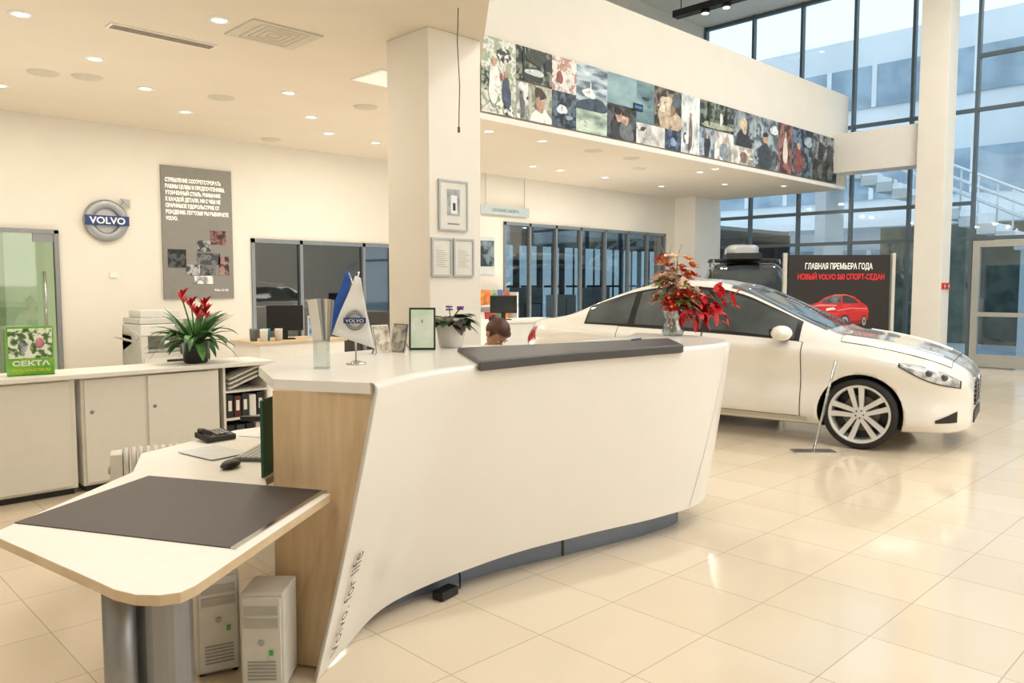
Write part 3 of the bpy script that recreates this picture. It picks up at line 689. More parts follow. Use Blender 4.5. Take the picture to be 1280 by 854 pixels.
KX=dict(W=[(-2.38,.75),(-2.33,.86),(-2.1,.93),(-1.2,.95),(0,.95),(1.3,.95),(1.8,.92),(2.1,.85),(2.28,.72),(2.36,.6)],
 ZT=[(-2.38,1.2),(-2.32,1.5),(-2.2,1.68),(-1.9,1.75),(-1,1.78),(0,1.78),(.3,1.73),(.6,1.58),(1.15,1.2),(1.25,1.15),(1.8,1.07),(2.15,.99),(2.3,.88),(2.36,.78)],
 ZB=[(-2.38,.95),(-2.3,1.1),(-2,1.13),(0,1.1),(1.1,1.06),(1.8,.97),(2.15,.88),(2.3,.8),(2.36,.72)],
 zb=[(-2.38,.45),(-2.2,.35),(-1.9,.28),(1.8,.25),(2.36,.34)],
 rw=.64,axf=1.42,axr=-1.42,wr=.36,yo=.92,doors=[(-.05,.9),(-1.05,-.1)],win=[(0,.88),(-1.0,-.08),(-2.0,-1.06)],
 ws=(.32,1.14),rw2=(-2.3,-2.15),hood=(1.28,2.25),hl=(1.95,2.26),fog=(2.1,2.25),tl=(-2.34,-2.15),grille=(.35,.55,.8),mir=.75)
sr=math.atan2(-.55,-.83)
suv=make_car('suv','black sport utility vehicle carrying a grey roof box',(13.85,7.75,0),sr,1.0,KX,mat('#1a1b1e',.15,coat=1),mat('#3a4246',.05,color2='#20282c',scale=1.5,spec=.8),1.13)
MB().tube([(-1.9,.6,1.97),(-1.7,.6,2.05),(.1,.6,2.05),(.25,.6,1.97)],.018,STEEL).tube([(-1.9,-.6,1.97),(-1.7,-.6,2.05),(.1,-.6,2.05),(.25,-.6,1.97)],.018,STEEL).out('roof_rail',suv)
rb=E('roof_box','glossy grey cargo box on the dark vehicle roof','roof box',(14.2,8.05,2.05),sr)
mb=MB()
rws=[]
RBX=mat('#b4b7b7',.2,coat=1,noise=.02)
for i in range(15):
    u=i/14*2-1; k=max((1-abs(u)**6)**.5 if abs(u)<1 else 0,.5); r=[]
    for j in range(24):
        a=2*math.pi*j/24; c,s=math.cos(a),math.sin(a)
        r.append((u*.8,math.copysign(abs(c)**.4,c)*.30*k,.16+math.copysign(abs(s)**.5,s)*.145*k))
    rws.append(r+[r[0]])
mb.sheet(rws,RBX); mb.add(rws[0][:-1],[list(range(24))],RBX); mb.add(rws[-1][:-1],[list(range(24))],RBX); mb.out('shell',rb)
MB().bx(-.82,.82,-.31,.31,.01,.13,DARK).bx(-.5,-.44,-.62,.62,-.02,.03,DARK).bx(.4,.46,-.62,.62,-.02,.03,DARK).out('base',rb,bevel=.01)

# ---------------- red car banner
bn=E('promotion_stand','black promotional banner stand with red car picture','banner',(12.35,5.3,0),-.775)
MB().bx(-.80,.78,-.02,.02,.8,2.05,mat('#17100f',.45)).out('board',bn)
mb=MB(); 
for s in(-.85,.84): mb.bx(s-.025,s+.025,-.03,.03,.02,2.08,mat('#c9c6bd',.4)); mb.bx(s-.04,s+.04,-.3,.3,0,.03,STEEL)
mb.out('post',bn)
MB().bx(-.8,.78,-.02,.02,.25,.79,mat('#dcd8cc',.5)).out('lower_panel',bn)
text('ГЛАВНАЯ ПРЕМЬЕРА ГОДА',bn,mat('#f3efe8',.5,emit=.3),.13,(-.02,-.025,1.83),width=1.05,bold=.002)
text('НОВЫЙ VOLVO S60 СПОРТ-СЕДАН',bn,mat('#e0202a',.5,emit=.3),.12,(.02,-.025,1.67),width=1.35,bold=.002)
mb=MB()
def pl2(pts,m,y): mb.add([(p[0],y,p[1]) for p in pts],[list(range(len(pts)))],m)
RC=mat('#d2222c',.3,color2='#9c1018',scale=4,stretch=(1,1,4),emit=.1); RL=mat('#f0807c',.3); RD=mat('#7c0c14',.4); RM2=mat('#b81720',.4)
pl2([(-.52,.98),(-.56,1.08),(-.55,1.19),(-.48,1.27),(-.32,1.31),(-.22,1.39),(-.08,1.435),(.1,1.44),(.24,1.40),(.36,1.31),(.43,1.27),(.47,1.18),(.46,1.04),(.38,.98),(.22,.95),(-.1,.92),(-.38,.92)],RC,-.022)
pl2([(-.02,.94),(-.04,1.06),(.0,1.12),(.3,1.16),(.46,1.17),(.46,1.04),(.38,.98),(.22,.95)],RM2,-.0225)
pl2([(-.02,.94),(-.03,.99),(.3,1.03),(.45,1.06),(.45,1.03),(.38,.98),(.22,.95)],RD,-.023)
pl2([(-.02,1.19),(.2,1.23),(.45,1.22),(.45,1.205),(.2,1.215),(-.02,1.175)],RL,-.024)
pl2([(-.1,1.43),(.1,1.435),(.22,1.40),(.1,1.425),(-.08,1.42)],RL,-.024)
pl2([(-.30,1.305),(-.2,1.375),(-.08,1.415),(.02,1.42),(.03,1.30)],mat('#39454c',.2,color2='#6c7a82',scale=9),-.024)
pl2([(.06,1.30),(.06,1.42),(.13,1.42),(.24,1.37),(.31,1.30)],mat('#2a3236',.2),-.024)
pl2([(-.50,1.235),(-.3,1.285),(-.02,1.275),(-.05,1.25),(-.3,1.25)],RL,-.024)
pl2([(-.44,1.0),(-.46,1.13),(-.25,1.15),(-.22,1.0)],mat('#120d0d',.5),-.024); pl2([(-.36,1.05),(-.34,1.10),(-.3,1.10),(-.32,1.05)],STEEL,-.026)
pl2([(-.55,1.16),(-.53,1.21),(-.47,1.20),(-.48,1.15)],mat('#e8e4dc',.3),-.024); pl2([(-.2,1.18),(-.19,1.22),(-.08,1.235),(-.04,1.2)],mat('#e8e4dc',.3),-.024)
pl2([(-.5,.93),(-.4,.945),(-.15,.94),(-.12,.92),(-.4,.9)],BLACK,-.024); pl2([(-.19,1.02),(-.18,1.07),(-.08,1.08),(-.09,1.02)],BLACK,-.024)
for cx,rx in((.1,.075),(.40,.04)):
    mb.disc((cx,1.02),rx,.095,BLACK,y=-.025); mb.disc((cx,1.02),rx*.75,.07,STEEL,y=-.027); mb.disc((cx,1.02),rx*.3,.028,DARK,y=-.028)
mb.out('car_picture',bn,recalc=False)

st=E('information_stand','slim leaning clear information stand on a chrome foot','sign stand',(7.28,3.32,0),-.775)
MB().bx(-.2,.2,-.09,.09,0,.012,CHROME).out('base',st,bevel=.003)
MB().tube([(.0,0,.012),(.2,.04,.87)],.011,CHROME).out('pole',st)
MB().add([(.0,-.03,.03),(.035,.03,.03),(.235,.07,.88),(.2,.01,.88)],[(0,1,2,3)],ACR).out('panel',st,solid=.006)

# ---------------- low cabinets
CAB=mat('#ebe7dd',.45,noise=.02)
def cabinet(x0,x1,label,doors):
    e=E('cabinet',label,'cabinet',(x0,6.55,0)); w=x1-x0
    mb=MB(); mb.bx(0,w,.02,.42,.05,.885,CAB); mb.bx(.02,w-.02,.05,.4,0,.05,DARK); mb.out('body',e,bevel=.003)
    for a,b,y in doors:
        mb=MB(); mb.bx(a,b,y,y+.02,.07,.87,CAB); o=mb.out('door',e,bevel=.003)
        MB().lathe([(.0,-.004),(.012,-.004),(.016,0)],STEEL,12,c=((a+.05),y,.62),axis='y').out('knob',o)
    return e
cabinet(.1,.9,'low white office cabinet with a hinged door',[(.02,.78,0)])
cabinet(.92,1.80,'low white office cabinet with one wide door',[(.02,.84,0)])
cabinet(1.84,2.92,'low white office cabinet with two sliding doors',[(.02,.5,.0),(.48,1.06,-.022)])
MB().bx(.05,3.4,6.5,7.0,.887,.922,WHITE).out('worktop',label='long white countertop laid over the low cabinets',cat='countertop',bevel=.004)
sh=E('open_shelf','white open shelf unit with binders and papers','shelf',(2.95,6.55,0))
DB=mat('#3a302c',.7)
MB().bx(0,.02,0,.4,0,.885,CAB).bx(.4,.42,0,.4,0,.885,CAB).bx(.02,.4,0,.4,.03,.05,CAB).bx(.02,.4,0,.4,.42,.44,CAB).bx(.02,.4,0,.4,.66,.675,CAB).bx(.02,.4,.38,.4,0,.885,DB).out('body',sh)
for i in range(5):
    c=['#2c2c30','#5a2f2a','#33363c','#efefe8','#2a2a2a'][i]
    e=E('binder','office binder standing upright on the open shelf','binder',(2.98+i*.07,6.56,.441),group='binders on the shelf')
    MB().bx(0,.06,0,.28,0,.2-.015*(i%2),mat(c,.5)).out('cover',e,bevel=.003); MB().bx(.015,.045,-.003,0,.06,.15,WHITE).out('spine_label',e)
for i in range(3):
    MB().box((0,0,.01),(.28,.2,.012),mat('#f1eee4',.6),Matrix.Rotation(-.35,3,'Y')).out('paper_sheet',loc=(3.15,6.68,.73+i*.04),label='stack of loose white paper on the shelf',cat='paper',group='loose papers on the shelf')
for i in range(4):
    e=E('binder','dark binder standing on the lowest shelf','binder',(2.98+i*.09,6.57,.051),group='binders on the lower shelf')
    MB().bx(0,.075,0,.28,0,.32,mat(['#24262a','#3d4147','#24262a','#cfcabd'][i],.5)).out('cover',e,bevel=.003); MB().bx(.02,.055,-.003,0,.12,.24,WHITE).out('spine_label',e)
gb=E('brochure_box','bright green printed brochure display box','brochure holder',(1.55,6.72,.922),-.15)
GR=mat('#5fb02f',.5,color2='#86c84a',scale=9)
MB().bx(-.15,.15,-.05,-.04,0,.36,GR).bx(-.15,.15,.04,.05,0,.36,GR).bx(-.15,-.14,-.04,.04,0,.36,GR).bx(.14,.15,-.04,.04,0,.36,mat('#4a8f2a',.5)).bx(-.15,.15,-.05,.05,0,.01,GR).out('box',gb)
mb=MB(); mb.bx(-.14,.14,-.053,-.05,.13,.35,photo('#cfdcc4','#4f7a3a',40)); mb.disc((-.05,.22),.03,.05,photo('#8a9a9a','#5a6a6a',20),y=-.0545); mb.disc((.06,.24),.03,.04,photo('#b86a7a','#803a4a',20),y=-.0545); mb.out('picture',gb,recalc=False)
text('СЕКТА',gb,WHITE,.05,(.0,-.053,.075),width=.24,bold=.002); text('ПОЗДРАВЛЯЕМ',gb,mat('#f0e64a',.5),.03,(0,-.053,.03),width=.24)
LG=mat('#3f7a35',.45,color2='#2c5a28',scale=10); LD=mat('#2b5a2c',.45,color2='#5f9a45',scale=8)
pt=E('potted_plant','leafy green plant with red flowers in a black pot','plant',(2.80,6.74,.922))
MB().lathe([(0,0),(.085,0),(.10,.02),(.115,.19),(.12,.2),(.105,.2),(.1,.17),(0,.17)],BLACK,24).out('pot',pt)
mb=MB()
for i in range(64):
    a=random.uniform(0,6.28); el=random.uniform(.45,1.4)
    mb.leaf((math.cos(a)*.04,math.sin(a)*.04,.18),(math.cos(a)*math.cos(el),math.sin(a)*math.cos(el),math.sin(el)),random.uniform(.24,.42),random.uniform(.05,.085),random.choice([LG,LD]),droop=random.uniform(.3,1.4))
mb.out('leaves',pt)
for i in range(5):
    a=i*1.6; b=(math.cos(a)*.10,math.sin(a)*.05,.40+.07*(i%3))
    mb=MB(); mb.tube([(0,0,.18),b],.006,LG,6)
    for k in range(9):
        t=k*.7; mb.leaf((b[0],b[1],b[2]-.03+k*.01),(math.cos(t)*.6,math.sin(t)*.6,.8),.09,.035,RED,droop=.2,n=4)
    mb.out('flower',pt)
rd=E('oil_radiator','white portable oil radiator with ribbed fins','radiator',(1.84,5.10,0),-.35)
RDM=mat('#cfccc2',.45)
for i in range(9):
    mb=MB(); x=-.16+i*.042
    mb.box((x,0,.29),(.026,.17,.42),RDM); mb.cyl((x-.013,0,.50),(x+.013,0,.50),.085,RDM,n=20); mb.out('fin',rd,bevel=.006)
mb=MB(); mb.bx(-.25,-.18,-.08,.08,.12,.56,mat('#dad7cd',.45)); mb.cyl((-.25,0,.45),(-.265,0,.45),.025,GREYP); mb.out('control_box',rd,bevel=.01)
mb=MB()
for sx in(-.2,.16):
    mb.bx(sx-.02,sx+.02,-.13,.13,.05,.08,GREYP)
    for sy in(-.12,.12): mb.cyl((sx-.015,sy,.03),(sx+.015,sy,.03),.03,BLACK)
mb.out('wheel_base',rd)
ms=E('computer_mouse','black computer mouse on the white work table','mouse',(1.60,3.50,.75),-.9)
MB().ell((0,0,.014),(.04,.065,.014),BLACK).ell((0,0,.018),(.036,.058,.02),BLACK).out('body',ms); MB().bx(-.003,.003,.02,.045,.03,.038,GREYP).out('scroll_wheel',ms)
kb=E('keyboard','slim dark keyboard lying on the work table','keyboard',(1.86,3.70,.75),.75)
MB().bx(-.2,.2,-.07,.07,0,.015,mat('#5a5d60',.4)).out('base',kb,bevel=.003)
mb=MB()
for r in range(5):
    for c in range(14): mb.bx(-.19+c*.027,-.167+c*.027,-.06+r*.025,-.04+r*.025,.015,.021,mat('#c5c5c2',.5))
o=mb.out('keys',kb); o['kind']='stuff'
tl=E('desk_telephone','dark desk telephone with keypad lying on the table','telephone',(1.84,4.2,.752),.1)
mb=MB(); mb.box((0,0,.02),(.17,.14,.03),DARK,Matrix.Rotation(.12,3,'X')); mb.out('body',tl,bevel=.005)
MB().tube([(-.06,-.06,.045),(-.065,0,.055),(-.06,.06,.05)],.013,BLACK).out('handset',tl)
mb=MB()
for r in range(4):
    for c in range(3): mb.bx(-.02+c*.026,-.002+c*.026,-.045+r*.024,-.03+r*.024,.034+r*.003,.041+r*.003,GREYP)
mb.out('keypad',tl)
for i,(x,y,r) in enumerate([(2.14,4.12,.5),(1.68,3.86,.15),(2.34,3.92,1.1)]):
    MB().box((0,0,.002),(.21,.3,.003),mat('#dfe4e6',.5) if i%2 else mat('#fbfaf6',.5)).out('paper_sheet',loc=(x,y,.749+i*.004),rot=r,label='white sheet of paper lying on the work table',cat='paper',group='papers on the work table')
for i,c in enumerate(['#1f5b44','#2a6f7a','#e0ddd2']):
    MB().box((0,0,.17),(.012,.13,.34),mat(c,.5)).out('folder',loc=(1.665+i*.017,3.26+i*.016,.75),rot=-.85,label='coloured document folder standing behind the wooden panel',cat='folder',group='folders standing on the table')
def holder(x,y):
    e=E('brochure_holder','clear acrylic brochure holder with fanned leaflets','brochure holder',(x,y,1.2),-.8)
    mb=MB(); mb.bx(-.032,.032,-.03,-.027,0,.14,ACR); mb.bx(-.032,.032,.027,.03,0,.18,ACR); mb.bx(-.032,-.029,-.027,.027,0,.14,ACR); mb.bx(.029,.032,-.027,.027,0,.14,ACR); mb.bx(-.032,.032,-.03,.03,0,.006,ACR); mb.out('stand',e)
    for k in range(6):
        R=Matrix.Rotation(-.12+.05*k,3,'Y'); MB().box(R@Vector((0,-.018+.007*k,.2))+Vector((0,0,.03)),(.045,.002,.2),mat(['#d9d6ce','#a9aeae','#7a7f82','#d9d6ce','#b9a990','#8a959a'][k],.5),R).out('leaflet',e)
holder(1.97,3.3)
fl=E('table_flag','blue and white table flags on a chrome stand','flag',(2.2,3.36,1.2),-.775)
MB().lathe([(0,0),(.05,0),(.052,.006),(.03,.012),(.012,.02),(0,.022)],CHROME,24).tube([(0,0,.02),(0,0,.36),(-.03,0,.46)],.004,CHROME).tube([(0,0,.36),(.02,0,.46)],.004,CHROME).out('stand',fl)
def flag(m,pts,yo,nm):
    rows=[]
    for i in range(11):
        u=i/10; a=Vector(pts[0]).lerp(Vector(pts[1]),u); b=Vector(pts[3]).lerp(Vector(pts[2]),u); r=[]
        for j in range(9):
            v=j/8; p=a.lerp(b,v); r.append((p.x,yo+.012*math.sin(v*7+u*2),p.y))
        rows.append(r)
    return MB().sheet(rows,m).out(nm,fl,solid=.002)
flag(mat('#1f55b0',.6,noise=.1),[(-.045,.47),(-.02,.45),(-.06,.15),(-.155,.17)],.012,'blue_flag')
flag(mat('#eeeeec',.6,noise=.03),[(.005,.44),(.03,.43),(.095,.08),(-.115,.15)],-.02,'white_flag')
mb=MB(); mb.lathe([(.046,-.002),(.05,-.006),(.034,-.006),(.032,-.002)],STEEL,28,c=(.005,-.036,.22),axis='y'); mb.bx(-.05,.06,-.048,-.042,.206,.234,mat('#1d3f7c',.4)); mb.out('emblem',fl)
text('VOLVO',fl,WHITE,.024,(.005,-.0495,.211),width=.09)
def easel(x,y,rot,w,h,m1,m2,label):
    e=E('leaflet_stand',label,'brochure holder',(x,y,1.2),rot)
    R=Matrix.Rotation(-.2,3,'X')
    MB().box(R@Vector((0,0,h/2)),(w,.006,h),m1,R).out('board',e); MB().box(R@Vector((0,-.006,h*.5)),(w*.86,.003,h*.9),m2,R).out('print',e)
    MB().tube([(0,.02,h*.7),(0,.10,.0)],.004,STEEL).out('strut',e)
easel(2.62,3.72,.1,.12,.17,CHROME,mat('#8f7a5e',.5,color2='#d8d2c4',scale=20),'small silver easel frame with a leaflet')
easel(2.76,3.78,-1.5,.13,.17,CHROME,mat('#5e6a6e',.5,color2='#c8c2b4',scale=20),'small silver easel frame turned sideways')
easel(2.96,3.8,-.7,.16,.26,mat('#1d3421',.4),mat('#e4ebe2',.5,color2='#c8dcc8',scale=6),'dark green leaflet board with white sheet')
pv=E('potted_violet','dark-leaved violet with purple flowers in a white pot','plant',(3.22,3.84,1.2))
MB().lathe([(0,0),(.065,0),(.075,.01),(.1,.16),(.104,.19),(.09,.19),(.08,.15),(0,.15)],mat('#dbd8d0',.25,coat=.5),28).out('pot',pv)
mb=MB(); PD=mat('#4a4c38',.5,color2='#4a2f3e',scale=12)
for i in range(46):
    a=random.uniform(0,6.28); el=random.uniform(-.1,.8); L=random.uniform(.10,.17)
    d=(math.cos(a)*math.cos(el),math.sin(a)*math.cos(el),math.sin(el)); mb.leaf((d[0]*.04,d[1]*.04,.17+.02*math.sin(el)),d,L,.07,random.choice([PD,LD,PD]),droop=.7,n=6)
mb.out('leaves',pv)
for i in range(4):
    a=.5+i*1.3; c=Vector((math.cos(a)*.06+.05,math.sin(a)*.06,.24+.015*(i%2)))
    mb=MB().tube([(0,0,.17),c],.003,LG,6)
    for k in range(6): mb.ell(c+Vector((math.cos(k)*.014,math.sin(k)*.014,0)),(.012,.012,.006),mat('#7a3a9a',.5),8,6)
    mb.out('flower',pv)
MB().cyl((0,0,.006),(.14,.03,.006),.005,mat('#2d4f9a',.3)).out('pen',loc=(4.25,3.2,1.223),label='blue pen lying on the reception counter',cat='pen')
bq=E('flower_arrangement','tall red and peach flower arrangement in a glass vase','flowers',(5.2,3.52,1.2))
MB().lathe([(0,.004),(.075,.004),(.085,.03),(.07,.08),(.055,.12),(.075,.18),(.095,.2)],glassmat('#dfe8e8',.2,'vase'),28).out('vase',bq,solid=.004)
mb=MB()
for i in range(22):
    a=random.uniform(0,6.28); r=random.uniform(.03,.14); mb.tube([(math.cos(a+2)*.03,math.sin(a+2)*.03,.02),(0,0,.15),(math.cos(a)*r*.6,math.sin(a)*r*.6,.3),(math.cos(a)*r,math.sin(a)*r,random.uniform(.35,.6))],.003,random.choice([LG,mat('#6a5a3a',.6)]),5)
mb.out('stems',bq)
mb=MB()
for i in range(3):
    a=random.uniform(0,6.28); p=[Vector((0,0,.3))]
    for k in range(4): p.append(p[-1]+Vector((math.cos(a)*.02+random.uniform(-.03,.03),math.sin(a)*.02+random.uniform(-.03,.03),.10)))
    mb.tube(p,.003,mat('#a58c60',.7),5)
mb.out('twigs',bq)
PE=mat('#eab8a4',.5,color2='#f5e6dc',scale=30); OR=mat('#dc5638',.5,color2='#f0b060',scale=30); R2=mat('#c01620',.4,color2='#e43038',scale=20)
rgt=Vector((.7145,-.6997,0))
for i in range(76):
    z=random.uniform(.20,.62); rr=.19*random.random()**.5*(1-abs(z-.38)*1.3); a=random.uniform(0,6.28)
    c=Vector((math.cos(a)*rr,math.sin(a)*rr,z)); m=random.choice([R2,RED,R2,OR,PE] if z<.38 else [PE,OR,RED,PE,R2,PE])
    mb=MB(); out=(c-Vector((0,0,.15))).normalized(); u=out.orthogonal().normalized(); w=out.cross(u)
    for k in range(7):
        t=k*.9; d=(u*math.cos(t)+w*math.sin(t))*.8+out*.7; mb.leaf(c,d,.06,.04,m,droop=.4,n=4)
    mb.ell(c+out*.012,.012,mat('#e8c95a',.6),8,6); mb.out('flower',bq)
mb=MB()
for i in range(100):
    s=random.uniform(.03,.42); d=rgt*random.uniform(-.2,1)+Vector((random.uniform(-.5,.5),random.uniform(-.5,.5),random.uniform(-.6,.7)))
    mb.leaf(Vector((0,0,.22))+rgt*s+Vector((random.uniform(-.05,.05),random.uniform(-.05,.05),random.uniform(-.1,.14))),d,random.uniform(.08,.14),random.uniform(.04,.065),random.choice([R2,RED]),droop=random.uniform(.3,1.6))
for i in range(28):
    a=random.uniform(0,6.28); mb.leaf((0,0,.22+random.uniform(0,.2)),(math.cos(a),math.sin(a),.6),.24,.045,random.choice([LG,mat('#6f9a4a',.5)]),droop=.8)
mb.tube([(0,0,.2),rgt*.2+Vector((0,0,.26)),rgt*.4+Vector((0,0,.2))],.004,LG)
mb.out('leaves',bq)

pa=E('power_adapter','black power adapter with cable lying on the floor','adapter',(2.52,3.06,0),.2)
MB().box((0,0,.025),(.13,.07,.045),BLACK).out('body',pa,bevel=.006); MB().tube([(.06,0,.03),(.12,.0,.01),(.16,.03,.05),(.18,.06,.10),(.28,.05,.05)],.005,BLACK).out('cord',pa)

# ---------------- back office
pr=E('photocopier','light grey floor-standing office photocopier and printer','photocopier',(3.68,9.75,0))
PM=mat('#cfcdc6',.5); PM2=mat('#e0ded8',.5)
MB().bx(-.38,.38,-.3,.3,.04,.80,PM).bx(-.38,.0,.0,.3,.80,1.0,PM).bx(.16,.38,-.3,.3,.80,1.0,PM).bx(-.38,.38,-.3,.3,1.0,1.13,PM2).bx(-.36,.16,-.24,.28,.80,.84,GREYP).bx(-.38,-.3,-.3,.3,.8,1.0,PM).out('body',pr,bevel=.012)
mb=MB()
for k in range(3): mb.bx(-.35,.35,-.315,-.3,.1+k*.22,.3+k*.22,PM2); mb.bx(-.1,.1,-.322,-.315,.245+k*.22,.275+k*.22,DARK)
mb.out('paper_tray',pr)
MB().bx(-.38,.38,-.28,.28,1.135,1.20,PM).bx(-.32,.14,-.14,.25,1.20,1.29,PM2).out('scanner_lid',pr,bevel=.01)
MB().box((.18,-.37,1.09),(.34,.14,.03),mat('#77797a',.4),Matrix.Rotation(.4,3,'X')).out('control_panel',pr)
MB().box((-.45,0,.95),(.16,.3,.012),PM,Matrix.Rotation(.35,3,'Y')).out('output_tray',pr)
od=E('office_desk','white office counter with light wood edge','desk',(4.1,8.2,0))
MB().bx(0,1.15,0,.7,.92,.95,WOODE).out('desktop',od,bevel=.003); MB().bx(.03,1.12,.02,.05,0,.92,WHITE).bx(.03,.06,.05,.68,0,.92,WHITE).bx(1.09,1.12,.05,.68,0,.92,WHITE).out('body',od)
def monitor(x,y,z,rot,w,h,label):
    e=E('computer_monitor',label,'monitor',(x,y,z),rot)
    MB().bx(-w/2,w/2,-.02,.02,.1,.1+h,BLACK).out('housing',e,bevel=.006); MB().bx(-w/2+.02,w/2-.02,-.022,-.02,.12,.08+h,mat('#20262b',.1)).out('screen',e)
    MB().bx(-.03,.03,0,.03,.01,.15,BLACK).bx(-.11,.11,-.07,.09,0,.012,BLACK).out('stand',e)
monitor(4.62,8.55,.95,math.pi-.4,.42,.3,'black flat computer monitor seen on the office desk')
e=E('desk_sign','small upright blue display card on the desk','sign',(4.95,8.4,.95),-.6); MB().bx(-.1,.1,-.01,.01,0,.27,mat('#dfe6ea',.4)).bx(-.085,.085,-.013,-.01,.03,.25,mat('#4a86c0',.4,color2='#b7d3ea',scale=15)).out('card',e)
for i,(x,y,c) in enumerate([(4.25,8.35,'#e8e4da'),(4.33,8.45,'#3c8fb0'),(4.42,8.33,'#d9d5c8'),(4.2,8.5,'#6b6f72')]):
    MB().lathe([(0,0),(.04,0),(.045,.12),(.045,.14),(.038,.14),(.036,.01),(0,.01)],mat(c,.4),16).out('pen_cup',loc=(x,y,.95),label='small cylindrical cup standing on the office desk',cat='cup',group='cups on the office desk')
def chair(x,y,rot,label,c='#24282c'):
    e=E('office_chair',label,'chair',(x,y,0),rot); M=mat(c,.8,noise=.15,scale=60)
    MB().box((0,0,.46),(.46,.46,.07),M).out('seat',e,bevel=.03,seg=3)
    rows=[]
    for i in range(9):
        z=.58+i*.045; w=.2+.03*math.sin(i/8*3.14); rows.append([(-w,.2-.02,z),(-w*.5,.235,z),(0,.245,z),(w*.5,.235,z),(w,.18,z)])
    MB().sheet(rows,M).out('backrest',e,solid=.05)
    for s in(-1,1): MB().tube([(s*.24,.1,.46),(s*.28,.05,.52),(s*.28,.05,.68)],.015,BLACK).box((s*.28,0,.69),(.05,.26,.03),BLACK).out('armrest',e)
    mb=MB(); mb.cyl((0,0,.08),(0,0,.44),.025,STEEL); mb.tube([(0,.22,.46),(0,.27,.55),(0,.26,.75)],.018,BLACK)
    for k in range(5):
        a=k*2*math.pi/5; mb.tube([(0,0,.1),(math.cos(a)*.28,math.sin(a)*.28,.07)],.02,BLACK); mb.ell((math.cos(a)*.28,math.sin(a)*.28,.03),(.03,.03,.03),BLACK,10,8)
    mb.out('base',e); return e
chair(2.70,5.20,-2.34,'dark office chair with armrests behind the desk')
chair(4.04,4.52,0,'dark office chair at the reception desk')
c2=E('reception_counter','white back-office counter in front of the wall','counter',(7.6,8.2,0))
MB().bx(0,1.6,0,.6,1.03,1.07,WHITE).out('countertop',c2,bevel=.003); MB().bx(.03,1.57,.03,.57,0,1.03,WHITE).out('body',c2)
monitor(8.1,8.45,1.07,-.6,.4,.26,'black flat monitor on the back counter')
rk=E('brochure_rack','white rack filled with colourful brochures','rack',(8.5,10.35,0))
MB().bx(0,1.8,.3,.33,0,1.45,WHITE).bx(0,1.8,0,.3,.35,.37,WHITE).bx(0,1.8,0,.3,.8,.82,WHITE).bx(0,1.8,0,.3,1.2,1.22,WHITE).bx(0,.03,0,.33,0,1.45,WHITE).bx(1.77,1.8,0,.33,0,1.45,WHITE).out('body',rk)
cols=['#3c7ac0','#d8d2c4','#c23a30','#e3a63a','#4f9a5a','#efece4','#7a5aa0','#2f4f7a','#e06a3a']
for r,z in enumerate((.82,1.22)):
    for i in range(11):
        MB().box((0,0,.14),(.13,.015,.27),mat(random.choice(cols),.5,color2=random.choice(cols),scale=8),Matrix.Rotation(-.15,3,'X')).out('brochure',loc=(8.6+i*.155,10.5,z),label='colourful printed brochure standing on the rack',cat='brochure',group='brochures on the rack')

# ---------------- person
sk=mat('#cf9f84',.55,noise=.05); hair=mat('#5f3a28',.5,color2='#402519',scale=60,stretch=(1,1,6)); shirt=mat('#ded9cf',.8)
ps=E('person','seated woman with tied brown hair looking down','person',(4.0,4.38,0),0)
def skin(name,V,Ed,parent):
    me=bpy.data.meshes.new(name); me.from_pydata([v[:3] for v in V],Ed,[]); o=bpy.data.objects.new(name,me); col.objects.link(o)
    bm=bmesh.new(); bm.from_mesh(me); lay=bm.verts.layers.skin.verify(); bm.verts.ensure_lookup_table()
    for i,v in enumerate(bm.verts): v[lay].radius=(V[i][3],V[i][4] if len(V[i])>4 else V[i][3]); v[lay].use_root=(i==0)
    bm.to_mesh(me); bm.free()
    o.modifiers.new('k','SKIN'); s=o.modifiers.new('s','SUBSURF'); s.levels=2; s.render_levels=2
    bpy.context.view_layer.update(); dg=bpy.context.evaluated_depsgraph_get(); m2=bpy.data.meshes.new_from_object(o.evaluated_get(dg)); bpy.data.objects.remove(o); return m2
V=[(0,.05,.56,.15,.12),(0,.03,.75,.13,.1),(0,0,.92,.15,.1),(0,-.02,1.02,.12,.08),(0,-.03,1.09,.05),(0,-.08,1.17,.05)]
Ed=[(0,1),(1,2),(2,3),(3,4),(4,5)]
for s in(-1,1):
    b=len(V); V+=[(s*.1,.0,.55,.09),(s*.12,-.36,.55,.07),(s*.12,-.40,.28,.05),(s*.12,-.40,.07,.035),(s*.12,-.52,.04,.035)]; Ed+=[(0,b),(b,b+1),(b+1,b+2),(b+2,b+3),(b+3,b+4)]
    b=len(V); V+=[(s*.17,-.01,1.03,.055),(s*.22,-.08,.85,.042),(s*.16,-.32,.80,.032),(s*.15,-.38,.79,.03)]; Ed+=[(3,b),(b,b+1),(b+1,b+2),(b+2,b+3)]
    for k in range(4):
        c=len(V); x=s*(.12+.02*k); V+=[(x,-.42,.79,.009),(x,-.455+abs(k-1.5)*.006,.785,.008),(x,-.475+abs(k-1.5)*.008,.77,.007)]; Ed+=[(b+3,c),(c,c+1),(c+1,c+2)]
    c=len(V); V+=[(s*.115,-.39,.785,.01),(s*.095,-.42,.775,.008)]; Ed+=[(b+3,c),(c,c+1)]
me=skin('body',V,Ed,ps)
mb=MB()
mb.add([v.co for v in me.vertices],[list(p.vertices) for p in me.polygons],sk,True)
Rh=Matrix.Rotation(.95,3,'X')
HCn=Vector((0,-.14,1.235))
def hp(x,y,z): return HCn+Rh@Vector((x,y,z))
mb.ell(hp(0,.01,.015),(.074,.092,.098),sk,24,18,Rh); mb.ell(hp(0,-.02,-.05),(.055,.065,.065),sk,20,14,Rh)
